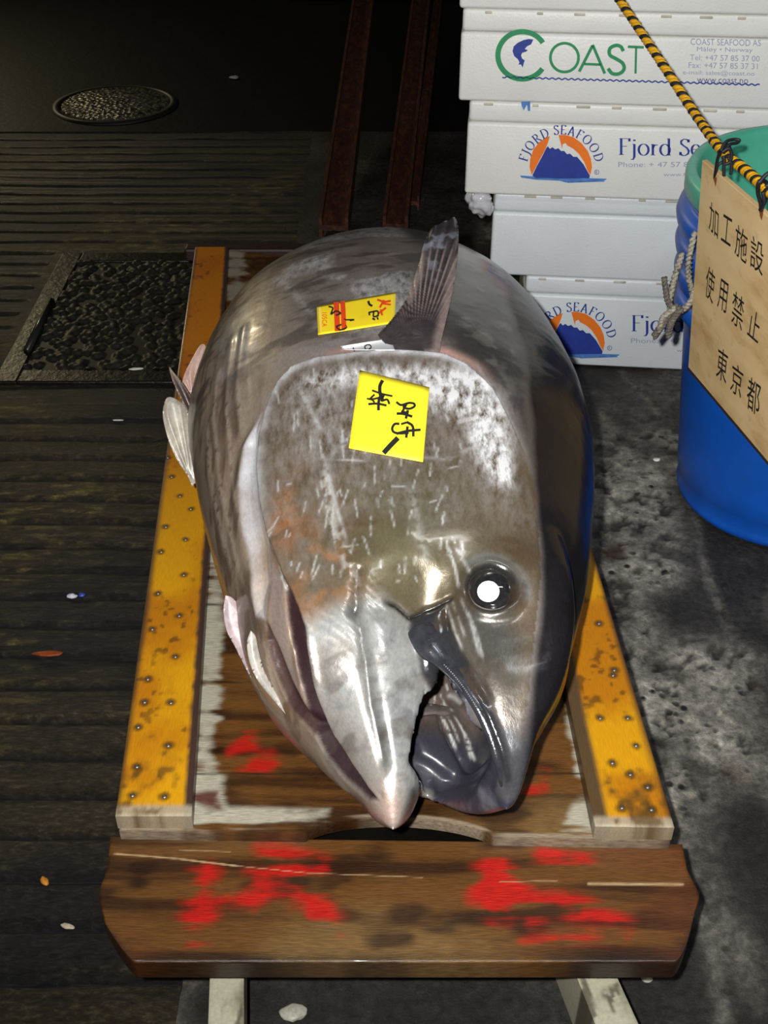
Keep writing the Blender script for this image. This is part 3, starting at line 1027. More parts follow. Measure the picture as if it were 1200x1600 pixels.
V, F = surface_nets(field)
V = V * VOX + np.array([gx[0], gy[0], gz[0]])

V = relax(V, F, 8)
me = fast_mesh('tmp', V, F)
o = bpy.data.objects.new('tmp', me)
COL.objects.link(o)
md = o.modifiers.new('s', 'SUBSURF')
md.levels = 1
bpy.context.view_layer.update()
fish_me = bpy.data.meshes.new_from_object(o.evaluated_get(bpy.context.evaluated_depsgraph_get()))
bpy.data.objects.remove(o)

base_bvh = bvh_of(fish_me)

def onfish(pts, w=3):
    """pixel polyline -> points on the flank"""
    out = []
    for a, b in pts:
        q, n = hit(a, b)
        h_, _n = hit(a, b, hull_bvh)
        if h_ is not None and (q is None or np.linalg.norm(q - h_) > 0.030):
            q = h_
        if q is None:
            q = on_z(a, b, 0.45)
        out.append(q)
    return out

def plan(pts):
    return [tuple(q[:2]) for q in onfish(pts)]

FV = verts(fish_me)
nrm = np.empty(len(FV) * 3)
fish_me.vertices.foreach_get('normal', nrm)
FN = nrm.reshape(-1, 3)
XY = FV[:, :2]
upside = sstep(-0.25, 0.05, FN[:, 2])

p3 = FV
nz_a, nz_b, nz_c = fbm(p3, 9, 4, 401), fbm(p3, 34, 4, 409), fbm(p3, 120, 3, 419)
WXY = XY + 0.010 * np.stack([nz_b - 0.5, fbm(p3, 34, 3, 431) - 0.5], 1)

# ---------------------------------------------------------------- relief
disp = np.zeros(len(FV))
OPER = [(512, 1165), (498, 1090), (486, 1030), (470, 962), (446, 905), (424, 850), (412, 800), (405, 740), (408, 690), (420, 640), (436, 605), (460, 580), (495, 567), (540, 561), (620, 556), (690, 561), (728, 578), (768, 615), (800, 668), (824, 720), (840, 780)]
op_line = plan(OPER)
op_poly = op_line + plan([(845, 900), (815, 1180), (760, 1100), (690, 1030), (684, 1100), (640, 1240), (600, 1250)])
d_op, t_op = seg_dist(XY, op_line)
in_op = inside(XY, op_poly)
fade = sstep(0.0, 0.05, t_op) * (1 - sstep(0.80, 0.98, t_op)) * upside
disp += fade * np.where(in_op, 0.0095 * np.exp(-d_op / 0.045) * sstep(-0.001, 0.004, d_op), -0.0015 * np.exp(-(d_op / 0.006) ** 2))
disp += 0.0030 * fade * np.exp(-((np.where(in_op, d_op, -d_op) - 0.004) / 0.005) ** 2)
# lip and flesh edge
flesh = fade * np.where(in_op, 0, 1) * np.exp(-(d_op / 0.012) ** 2)

def ridge(pts, h, w, soft_ends=True):
    global disp
    l = plan(pts)
    d, t = seg_dist(XY, l)
    e = sstep(0, 0.12, t) * (1 - sstep(0.88, 1, t)) if soft_ends else 1
    g = np.exp(-(d / w) ** 2) * e * upside
    disp += h * g
    return g

r_pre = ridge([(504, 700), (512, 770), (530, 850), (552, 905), (560, 940)], 0.0014, 0.006)
r_pre2 = ridge([(620, 700), (640, 780), (640, 850)], 0.0012, 0.008)
r_cheek = ridge([(545, 930), (565, 985), (572, 1040), (580, 1100), (594, 1160), (606, 1220)], -0.0042, 0.0065)
r_cheek2 = ridge([(590, 950), (596, 1010), (602, 1080), (612, 1160), (620, 1230)], 0.0035, 0.014)
r_crease = ridge([(560, 880), (556, 920), (558, 950), (540, 968)], -0.003, 0.006)
r_slit = ridge([(596, 938), (620, 948), (640, 966), (665, 955), (700, 938), (716, 930)], -0.0040, 0.0028)
r_slit2 = ridge([(694, 942), (700, 985), (722, 1028), (752, 1072), (770, 1105)], -0.0042, 0.0032)
MAX = [(636, 985), (642, 966), (668, 956), (694, 945), (700, 985), (722, 1028), (752, 1072), (772, 1115), (790, 1170), (798, 1215), (792, 1225), (778, 1175), (758, 1125), (730, 1085), (700, 1050), (678, 1036), (655, 1025), (641, 1005)]
d_max = sdist(XY, plan(MAX))
m_max = sstep(-0.003, 0.004, d_max) * upside
disp += 0.0065 * sstep(-0.004, 0.010, d_max) * upside
blob = np.hypot(*(XY - np.array(plan([(660, 992)])[0])).T)
disp += 0.006 * np.exp(-(blob / 0.020) ** 2) * upside
# lower lip bead
ridge([(680, 1050), (686, 1095), (678, 1150), (662, 1205), (647, 1255)], 0.0025, 0.005)
# the belly side is steep: lines traced there are compared in a plane that faces it
def planL(pts):
    return [(q[1], (q[0] + q[2]) * 0.7071) for q in onfish(pts)]
XL = np.stack([FV[:, 1], (FV[:, 0] + FV[:, 2]) * 0.7071], 1) + 0.004 * np.stack([nz_b - 0.5, fbm(p3, 40, 3, 433) - 0.5], 1)
onleft = (XY[:, 0] < 0.02) * sstep(-0.6, -0.3, FN[:, 2])
# gill slit between the cover and the throat
GAP = [(446, 900), (464, 928), (484, 980), (492, 1035), (502, 1095), (520, 1148), (550, 1195), (592, 1252), (575, 1250), (540, 1220), (510, 1185), (488, 1140), (472, 1080), (458, 1015), (447, 955)]
d_gap = sdist(XL, planL(GAP))
m_gap = sstep(-0.002, 0.003, d_gap) * onleft
disp -= 0.018 * sstep(-0.002, 0.012, d_gap) * onleft
GAP2 = [(418, 968), (436, 1010), (455, 1060), (480, 1110), (505, 1150), (490, 1150), (455, 1110), (432, 1060), (415, 1000)]
d_gap2 = sdist(XL, planL(GAP2))
m_gap2 = sstep(-0.002, 0.003, d_gap2) * onleft
disp -= 0.010 * sstep(-0.002, 0.010, d_gap2) * onleft
# pale shoulder strap behind the gill cover: hollow beside it
STRAP = [(408, 645), (404, 740), (411, 800), (422, 858), (424, 905), (418, 968), (404, 965), (398, 900), (384, 830), (376, 760), (384, 700)]
d_strap = sdist(XL, planL(STRAP))
m_strap = sstep(-0.003, 0.005, d_strap) * onleft
disp -= 0.007 * sstep(0.0, 0.012, d_strap) * onleft
r_s1 = ridge([(410, 650), (385, 700), (372, 770), (384, 850), (400, 930), (420, 1000)], 0.005, 0.008)
# long soft streaks down the belly flank
for k, pts in enumerate(([(345, 560), (335, 650), (345, 760), (372, 870), (398, 960)], [(365, 520), (355, 640), (362, 740)], [(325, 640), (328, 740), (352, 850), (380, 930)], [(385, 500), (372, 600), (378, 690)])):
    ridge(pts, 0.0022, 0.006)
# brow and socket of the eye
EYE = (768, 919)
eq, en = hit(*EYE)
de = np.linalg.norm(FV - eq, axis=1)
disp += 0.0065 * np.exp(-((de - 0.033) / 0.0075) ** 2) * upside
disp -= 0.012 * sstep(0.027, 0.016, de) * upside
# general unevenness
disp += 0.0035 * (nz_a - 0.5) * upside + 0.0008 * (nz_b - 0.5)
wr = np.exp(-(np.hypot(*(XY - np.array(plan([(548, 965)])[0])).T) / 0.035) ** 2)
disp += 0.00035 * wr * np.sin(620 * (XY[:, 0] * 0.8 + XY[:, 1]) + 6 * nz_b)
FV2 = FV + FN * disp[:, None]
fish_me.vertices.foreach_set('co', FV2.astype(np.float32).ravel())
fish_me.update()

# ---------------------------------------------------------------- pigment
n = len(FV)
yy = FV[:, 1]
zcv, hzv = np.interp(yy, ST[:, 0], ST[:, 3]), np.interp(yy, ST[:, 0], ST[:, 4])
x0v, x1v = np.interp(yy, ST[:, 0], ST[:, 1]), np.interp(yy, ST[:, 0], ST[:, 2])
dv = (XY[:, 0] - x0v) / (x1v - x0v)                     # 0 belly .. 1 back
dvn = dv + 0.06 * (nz_a - 0.5)
mauve = np.array([0.225, 0.190, 0.170])
c = np.tile(mauve, (n, 1)) * (0.65 + 0.7 * nz_b)[:, None]
rough = np.full(n, 0.40)
metal = np.full(n, 0.18)
frost = np.zeros(n)
def lay(col, m, r=None, mt=None):
    global c, rough, metal
    m = np.clip(m, 0, 1)
    c = mixc(c, col, m)
    if r is not None:
        rough = rough * (1 - m) + r * m
    if mt is not None:
        metal = metal * (1 - m) + mt * m

# belly side warm silver, fading to plain mauve towards the middle
lay((0.33, 0.245, 0.175), sstep(0.34, 0.05, dvn) * 0.85, 0.36, 0.3)
lay((0.13, 0.12, 0.12), sstep(1.75, 2.1, yy) * 0.7)
stripe = fbm(np.column_stack([XY[:, 0] * 1.0, XY[:, 1] * 0.10, FV[:, 2]]), (70, 70, 20), 3, 441)
lay((0.33, 0.28, 0.20), sstep(0.56, 0.70, stripe) * sstep(0.33, 0.12, dvn) * sstep(1.15, 1.3, yy) * (1 - sstep(1.7, 1.9, yy)) * 0.6)
lay((0.10, 0.060, 0.04), sstep(0.50, 0.36, stripe) * sstep(0.33, 0.05, dvn) * 0.7)
lay((0.26, 0.25, 0.25), sstep(0.53, 0.72, nz_b * 0.5 + nz_a * 0.5) * sstep(1.25, 1.4, yy) * sstep(0.7, 0.5, dvn) * 0.5)
# gill cover and cheek
m_cov = sstep(-0.004, 0.004, np.where(in_op, d_op, -d_op)) * upside
lay((0.128, 0.090, 0.053), m_cov * 0.92, 0.30, 0.28)
def spot(px, r, k=1.0, asp=1.0):
    q = np.array(plan([px])[0])
    return np.exp(-((XY[:, 0] - q[0]) / r) ** 2 - ((XY[:, 1] - q[1]) / (r * asp)) ** 2) * k * upside
lay((0.100, 0.092, 0.052), spot((650, 830), 0.10, 0.7), 0.26, 0.5)
lay((0.36, 0.145, 0.042), 0.85 * np.clip(spot((505, 890), 0.042, 0.95, 1.2) + spot((452, 810), 0.020, 0.8, 2.5), 0, 1) * sstep(0.36, 0.64, nz_b))
lay((0.17, 0.15, 0.08), spot((610, 860), 0.05, 0.5))
# lower jaw silver
jaw = sdist(WXY, plan([(556, 945), (596, 940), (638, 972), (650, 1030), (682, 1045), (686, 1100), (675, 1160), (655, 1225), (628, 1290), (606, 1262), (540, 1205), (512, 1160), (498, 1090), (488, 1030), (480, 985)]))
lay((0.46, 0.47, 0.45), sstep(-0.018, 0.018, jaw) * upside * 0.95, 0.27, 0.5)
lay((0.40, 0.32, 0.26), sstep(0.01, -0.015, np.abs(sdist(WXY, plan([(500, 1040), (560, 1000), (600, 1220), (600, 1262), (530, 1190), (508, 1120)]))) - 0.02) * sstep(-0.01, 0.01, sdist(WXY, plan([(486, 1010), (556, 985), (604, 1228), (604, 1275), (520, 1190), (498, 1110)]))) * upside * 0.4)
lay((0.22, 0.23, 0.24), sstep(0.0, 0.02, jaw) * sstep(0.42, 0.66, nz_b * 0.6 + nz_c * 0.4) * 0.75 * upside, 0.3)
lay((0.46, 0.31, 0.25), spot((610, 1258), 0.018, 0.75))
lay((0.03, 0.03, 0.035), np.exp(-(seg_dist(XY, plan([(681, 1050), (687, 1095), (680, 1150), (664, 1205), (648, 1250), (634, 1285)]))[0] / 0.0055) ** 2) * upside * 0.9)
# snout greyer, steel
lay((0.115, 0.115, 0.105), sstep(-0.015, 0.02, sdist(WXY, plan([(700, 945), (735, 935), (800, 960), (826, 1000), (815, 1180), (806, 1230), (780, 1160), (745, 1080)]))) * upside * 0.85, 0.24, 0.6)
lay((0.045, 0.050, 0.065), sstep(0.865, 0.815, yy + 0.25 * (XY[:, 0] - 0.14)) * sstep(0.085, 0.10, XY[:, 0]) * 0.8, 0.22, 0.3)
# dark back, wet and mirror-like
ln = plan([(765, 400), (790, 470), (815, 560), (822, 640), (828, 740), (838, 830), (838, 930), (828, 1010), (822, 1110), (816, 1195)])
back_line = np.array(sorted([(q[1], q[0]) for q in ln]))
xb = np.interp(yy, back_line[:, 0], back_line[:, 1])
bk = sstep(-0.006, 0.014, XY[:, 0] - xb + 0.02 * (nz_a - 0.5))
lay((0.0045, 0.0045, 0.007), bk * 0.97, 0.20, 0.0)
lay((0.030, 0.027, 0.027), sstep(0.54, 0.64, dvn) * sstep(1.36, 1.42, yy + 0.25 * (dv - 0.6)) * (1 - bk) * 0.8, 0.3, 0.3)
lay((0.16, 0.15, 0.14), sstep(0.50, 0.66, nz_b) * sstep(0.5, 0.62, fbm(p3, 13, 3, 461)) * sstep(0.52, 0.62, dvn) * sstep(1.36, 1.5, yy) * (1 - bk) * upside * 0.7)
drk = sdist(WXY, plan([(716, 372), (712, 470), (698, 548), (735, 568), (775, 610), (808, 680), (830, 760), (880, 740), (890, 620), (850, 500), (790, 420)]))
lay((0.028, 0.026, 0.027), sstep(-0.006, 0.022, drk) * upside * (1 - bk) * (1 - in_op) * 0.88, 0.28, 0.1)
lay((0.17, 0.16, 0.15), sstep(0.0, 0.02, drk) * sstep(0.56, 0.72, nz_b) * sstep(0.47, 0.6, nz_a) * upside * (1 - bk) * (1 - in_op) * 0.6)
# underside of the fish that rests on the bed
lay((0.20, 0.18, 0.17), (1 - upside) * (1 - bk) * 0.5)
# dark gill slits, pale strap and rim
lay((0.03, 0.012, 0.014), m_gap2 * 0.9, 0.3, 0.0)
lay((0.46, 0.45, 0.47), m_strap * (0.5 + 0.9 * nz_b), 0.4, 0.15)
lay((0.36, 0.26, 0.17), m_strap * spot((412, 860), 0.012, 0.9, 6))
lay((0.24, 0.19, 0.17), sstep(-0.002, 0.004, sdist(XL, planL([(424, 862), (440, 905), (448, 960), (456, 1030), (472, 1085), (480, 1115), (462, 1090), (438, 1030), (424, 970), (424, 905)]))) * upside * 0.85, 0.4, 0.2)
edge_w = np.exp(-(np.where(in_op, d_op, d_op * 1.8) / 0.0085) ** 2) * fade
lay((0.62, 0.66, 0.72), edge_w * np.clip(0.9 * np.exp(-((t_op - 0.68) / 0.17) ** 4) + 0.55 * sstep(0.22, 0.34, t_op), 0, 1), 0.4, 0.1)
lay((0.62, 0.34, 0.28), np.where(in_op, 0, 1) * np.exp(-((d_op - 0.019) / 0.011) ** 2) * fade * np.exp(-((t_op - 0.68) / 0.10) ** 4) * 0.9, 0.4, 0)
lay((0.020, 0.008, 0.012), m_gap * 0.97, 0.55, 0.0)
# maxilla band and slits
lay((0.030, 0.031, 0.036), m_max * 0.95, 0.16, 0.3)
lay((0.01, 0.01, 0.012), np.clip(r_slit + r_slit2, 0, 1) * 0.95)
lay((0.06, 0.055, 0.05), r_cheek * 0.65)
lay((0.05, 0.045, 0.04), r_crease * 0.5)
lay((0.55, 0.52, 0.47), np.clip(r_pre, 0, 1) * sstep(0.42, 0.6, nz_c) * 0.6)
# around the eye
lay((0.020, 0.020, 0.022), np.exp(-((de - 0.026) / 0.009) ** 2) * upside * 0.95, 0.15, 0.3)
lay((0.32, 0.34, 0.33), np.exp(-((de - 0.040) / 0.007) ** 2) * sstep(0.0, 0.02, (FV - eq) @ np.array([0.5, 0.86, 0])) * 0.6 * upside)
# inside of the mouth







ii = [np.clip((FV[:, k] - g_[0]) / VOX, 0, len(g_) - 1.001) for k, g_ in enumerate((gx, gy, gz))]
i0 = [q.astype(int) for q in ii]
fr_ = [q - k for q, k in zip(ii, i0)]
sol = 0
for a_ in (0, 1):
    for b_ in (0, 1):
        for c_ in (0, 1):
            sol = sol + solid[i0[0] + a_, i0[1] + b_, i0[2] + c_] * (fr_[0] if a_ else 1 - fr_[0]) * (fr_[1] if b_ else 1 - fr_[1]) * (fr_[2] if c_ else 1 - fr_[2])
def sample(fld):
    r_ = 0
    for a_ in (0, 1):
        for b_ in (0, 1):
            for c_ in (0, 1):
                r_ = r_ + fld[i0[0] + a_, i0[1] + b_, i0[2] + c_] * (fr_[0] if a_ else 1 - fr_[0]) * (fr_[1] if b_ else 1 - fr_[1]) * (fr_[2] if c_ else 1 - fr_[2])
    return r_
oral = sstep(-0.0035, -0.0075, sol) * sstep(0.020, 0.012, sample(np.minimum(np.minimum(scoop, wd), throat))) * sstep(1.10, 1.07, yy) * (FV[:, 2] > BED + 0.012)
oral = np.maximum(oral, sstep(0.006, 0.003, np.abs(sample(tongue))) * sstep(0.30, 0.31, FV[:, 2]) * (XY[:, 0] > 0.0) * (yy > 0.82))
xlv, xuv, zuv = np.interp(yy, LL[:, 1], LL[:, 0]), np.interp(yy, LU[:, 1], LU[:, 0]), np.interp(yy, LU[:, 1], LU[:, 2])
cav = sstep(-0.002, 0.002, XY[:, 0] - xlv) * sstep(0.024, 0.016, XY[:, 0] - xuv) * sstep(zuv - 0.010, zuv - 0.020, FV[:, 2]) * sstep(1.03, 1.0, yy) * (FV[:, 2] > BED + 0.03) * sstep(-0.0025, -0.004, np.minimum(sol, np.minimum(sample(np.minimum(scoop, wd)), sample(throat)) - 0.02))
oral = np.maximum(oral, cav)
swirl = fbm(FV, (26, 14, 26), 4, 471)
lay((0.030, 0.030, 0.042), oral * 0.95, 0.30, 0.05)
lay((0.15, 0.145, 0.17), oral * sstep(0.5, 0.68, swirl) * 0.7)
lay((0.42, 0.13, 0.09), oral * spot((690, 1190), 0.018, 1.0) / np.maximum(upside, 0.05))
lay((0.17, 0.12, 0.085), oral * sstep(0.915, 0.965, yy) * 0.5)
lay((0.030, 0.031, 0.036), m_max * sstep(0.92, 0.86, oral) * 0.95, 0.16, 0.2)
# frost, slime and scrapes
frost += spot((715, 615), 0.045, 1.25, 0.9) + spot((762, 680), 0.022, 1.25, 2.2) + spot((540, 592), 0.06, 0.55, 0.35) + spot((640, 590), 0.07, 0.5, 0.25) + spot((782, 725), 0.014, 1.2, 2.2)
frost += 0.08 * m_cov * sstep(0.45, 0.65, nz_a) + 0.17 * spot((575, 670), 0.10, 1, 0.6) + 0.2 * spot((480, 640), 0.05, 1, 1.2)
frost += 0.42 * sstep(0.5, 0.62, nz_a) * sstep(1.36, 1.45, yy) * upside * (1 - bk) * sstep(0.0, 0.3, dv) * sstep(0.62, 0.54, dv)
frost *= (1 - bk * 0.9) * (1 - m_max) * (1 - oral)
frost = np.clip(frost, 0, 1)
def scrape(pts, w, k, tone=(0.62, 0.62, 0.60)):
    d, t = seg_dist(XY, plan(pts))
    lay(tone, np.exp(-(d / w) ** 2) * sstep(0, 0.15, t) * (1 - sstep(0.8, 1, t)) * k * upside * sstep(0.35, 0.6, nz_c + 0.1))
for s_ in (([(696, 940), (712, 990), (724, 1020)], 0.0016, 0.8), ([(705, 935), (716, 965), (728, 1000)], 0.0014, 0.6), ([(718, 930), (735, 970), (750, 1030)], 0.0016, 0.8), ([(728, 950), (745, 990), (757, 1040)], 0.0016, 0.8),
           ([(735, 900), (722, 870), (708, 850)], 0.002, 0.5), ([(700, 850), (712, 890), (718, 925)], 0.0016, 0.8), ([(500, 690), (515, 750), (545, 860)], 0.0022, 0.6),
           ([(470, 612), (490, 650), (505, 680)], 0.003, 0.5), ([(560, 600), (585, 650), (600, 690)], 0.003, 0.4), ([(620, 715), (700, 718), (760, 690)], 0.003, 0.35), ([(515, 720), (580, 722)], 0.0014, 0.7),
           ([(640, 750), (655, 830), (668, 900)], 0.006, 0.28), ([(428, 430), (470, 470), (500, 500)], 0.006, 0.35), ([(740, 560), (780, 640), (800, 740)], 0.003, 0.3)):
    scrape(*s_)
for pts in ([(345, 560), (335, 650), (345, 760), (372, 870), (398, 960)], [(365, 520), (355, 640), (362, 740), (385, 850)], [(325, 640), (328, 740), (352, 850), (380, 930)], [(385, 500), (372, 600), (378, 690)], [(395, 480), (388, 560), (392, 650)]):
    scrape(pts, 0.0030, 0.75, (0.46, 0.37, 0.29))
mott = fbm(np.column_stack([XY[:, 0] * 0.6 + XY[:, 1] * 0.35, XY[:, 1] * 0.7 - XY[:, 0] * 0.25, FV[:, 2]]), (26, 60, 20), 5, 521)
lay((0.060, 0.050, 0.046), sstep(0.50, 0.36, mott) * sstep(1.30, 1.42, yy) * (1 - in_op) * 0.7 * upside)
lay((0.085, 0.055, 0.030), sstep(0.48, 0.34, mott) * m_cov * 0.5 * (1 - oral))
for k in range(110):   # small random nicks on the cover
    a = RNG.uniform(430, 720)
    b = RNG.uniform(580, 900)
    L, q = RNG.uniform(8, 40), RNG.choice([RNG.uniform(-0.3, 0.3), RNG.uniform(1.1, 2.0)])
    if k % 8:
        q = RNG.uniform(1.15, 2.0)
    scrape([(a, b), (a + L * math.cos(q), b + L * math.sin(q))], 0.0011, 0.6)

paint(fish_me, 'col', np.column_stack([np.clip(c, 0, 1), np.ones(n)]))
aux = np.column_stack([rough, metal, np.clip(frost, 0, 1), np.clip((1 - 0.92 * bk) * (1 - m_gap) * (1 - m_gap2) * (1 - 0.6 * oral), 0, 1)])
paint(fish_me, 'aux', aux)

t = NT('tuna_skin')
sep = t.n('SeparateColor', i_Color=t.attr('aux').outputs['Color'])
nf = t.noise(85, 6, 0.7, (1, 0.35, 1))
nm = t.noise(300, 4, 0.7, (1, 0.4, 1))
f2 = t.math('MULTIPLY', sep.outputs[2], t.math('ADD', t.math('MULTIPLY', nf, 5.0), -1.75))
f2n = t.n('Clamp', i_Value=f2).outputs[0]
shade = t.ramp(nm, [(0.3, 0.72), (0.7, 1.0)])
colr = t.mix(1.0, t.attr('col').outputs['Color'], shade, 'MULTIPLY')
colr = t.mix(f2n, colr, (0.62, 0.62, 0.63))
met = t.math('MULTIPLY', sep.outputs[1], t.math('SUBTRACT', 1.0, f2n))
al = t.attr('aux').outputs['Alpha']
t.set(Base_Color=colr, Metallic=met, Roughness=sep.outputs[0], Coat_Weight=t.math('MULTIPLY', al, 0.35), Coat_Roughness=0.12, Specular_IOR_Level=t.math('ADD', t.math('MULTIPLY', al, 0.44), 0.06))
t.bump(t.mix(0.5, t.noise(140, 4, 0.6, (1, 0.5, 1)), nm), 0.12, 0.003)
M_skin = t.m

tuna = thing('tuna', 'huge whole silver and black tuna lying on its side on the wooden handcart, mouth open', 'fish', (0, 1.5, BED))
fish_me.materials.clear()
fish_o = link('body', fish_me, M_skin, tuna)
bvh = bvh_of(fish_me)

# glossy plate along the upper jaw, thick at the corner of the mouth
jp = []
for a_, b_, r_ in ((650, 976, 21), (659, 992, 28), (673, 1011, 25), (694, 1034, 15), (722, 1066, 11), (746, 1102, 10), (766, 1144, 9.5), (780, 1190, 9), (788, 1228, 7.5), (788, 1250, 5)):
    q_ = hit(a_ + (0 if b_ < 1000 else 16), b_, bvh)[0]
    if q_ is None:
        q_ = on_z(a_, b_, 0.42)
    p_ = on_z(a_, b_, q_[2] - 0.004)
    dep_ = (p_ - ORG) @ np.array([0, CP, -SP])
    jp.append((p_, r_ * dep_ / FPX))
cl_ = spline([tuple(p_) + (r_,) for p_, r_ in jp], 8)
V, F = [], []
for k, q_ in enumerate(cl_):
    t_ = cl_[min(k + 1, len(cl_) - 1)][:3] - cl_[max(k - 1, 0)][:3]
    t_ = t_ / np.linalg.norm(t_)
    s_ = np.cross(t_, [0.1, -0.5, 0.85]); s_ /= np.linalg.norm(s_)
    w_ = np.cross(s_, t_)
    e_ = q_[3] * (math.sin(min(1, (k + 0.6) / 5) * math.pi / 2)) * (1 if k < len(cl_) - 5 else max(0.15, (len(cl_) - 1 - k) / 5))
    for j in range(18):
        an = 2 * math.pi * j / 18
        V.append(q_[:3] + e_ * math.cos(an) * s_ + 0.62 * e_ * math.sin(an) * w_)
for k in range(len(cl_) - 1):
    for j in range(18):
        F.append((k * 18 + j, k * 18 + (j + 1) % 18, (k + 1) * 18 + (j + 1) % 18, (k + 1) * 18 + j))
F += [tuple(range(17, -1, -1)), tuple(range((len(cl_) - 1) * 18, len(cl_) * 18))]
obj('jaw_plate', V, F, plain('jaw_plate_skin', (0.030, 0.031, 0.037), 0.18, 0.2, 0.35, 90, 0.12, 260, coat=0.4), tuna, True, 'dark glossy upper jaw plate')

# eye
ev, en = hit(*EYE, bvh)
en = np.array(hit(*EYE)[1]) + np.array([0, -0.15, 0.15])
en /= np.linalg.norm(en)
Q = Vector(en).to_track_quat('Z', 'Y').to_matrix()
def dome(name, r, h, c, mat, parent, n=40, m=8, flat=0.0, hole=0.0):
    V, F = [], []
    for k in range(m + 1):
        a = (hole + (1 - hole) * k / m)
        rr, zz = r * a, h * (1 - flat) * (1 - a ** 2) + (h * flat if a < 0.98 else 0)
        for j in range(n):
            q = 2 * math.pi * j / n
            V.append(np.array(c) + np.array(Q @ Vector((rr * math.cos(q), rr * math.sin(q), zz))))
    for k in range(m):
        for j in range(n):
            F.append((k * n + j, (k + 1) * n + j, (k + 1) * n + (j + 1) % n, k * n + (j + 1) % n))
    if not hole:
        pass
    return obj(name, V, F, mat, parent)
M_iris = plain('eye_iris', (0.018, 0.018, 0.02), 0.08, 0.3, 0.4, 200, coat=1.0)
M_ring = plain('eye_ring', (0.10, 0.105, 0.11), 0.15, 0.6, 0.3, 200, coat=0.6)
M_pupil = plain('eyeshine_pupil', (0.88, 0.83, 0.80), 0.25, 0.0, 0.06, 200, coat=0.5)  # white of the pupil is the flash eyeshine put into its colour
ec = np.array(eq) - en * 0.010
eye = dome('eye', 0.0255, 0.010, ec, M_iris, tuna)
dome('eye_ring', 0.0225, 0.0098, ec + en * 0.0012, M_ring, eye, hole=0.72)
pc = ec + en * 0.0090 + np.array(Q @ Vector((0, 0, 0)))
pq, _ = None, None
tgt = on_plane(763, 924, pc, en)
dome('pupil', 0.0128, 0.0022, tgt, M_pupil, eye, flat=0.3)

# row of tiny teeth along the upper jaw
M_tooth = plain('tooth_ivory', (0.13, 0.13, 0.135), 0.3, var=0.3, scale=400)
tl = []
for q_ in cl_[26:-4:2]:      # along the inner edge of the jaw plate
    tl.append(q_[:3] + np.array([-0.86, -0.35, 0.0]) * q_[3] * 0.55 + np.array([0, 0, q_[3] * 0.42]))
sp = spline(tl, 3)
bm = bmesh.new()
for q in sp:
    r = 0.0013
    bmesh.ops.create_icosphere(bm, subdivisions=1, radius=r, matrix=Matrix.Translation(Vector(q)))
tr = from_bm('tooth_row', bm, M_tooth, tuna, True)
tr['kind'] = 'stuff'

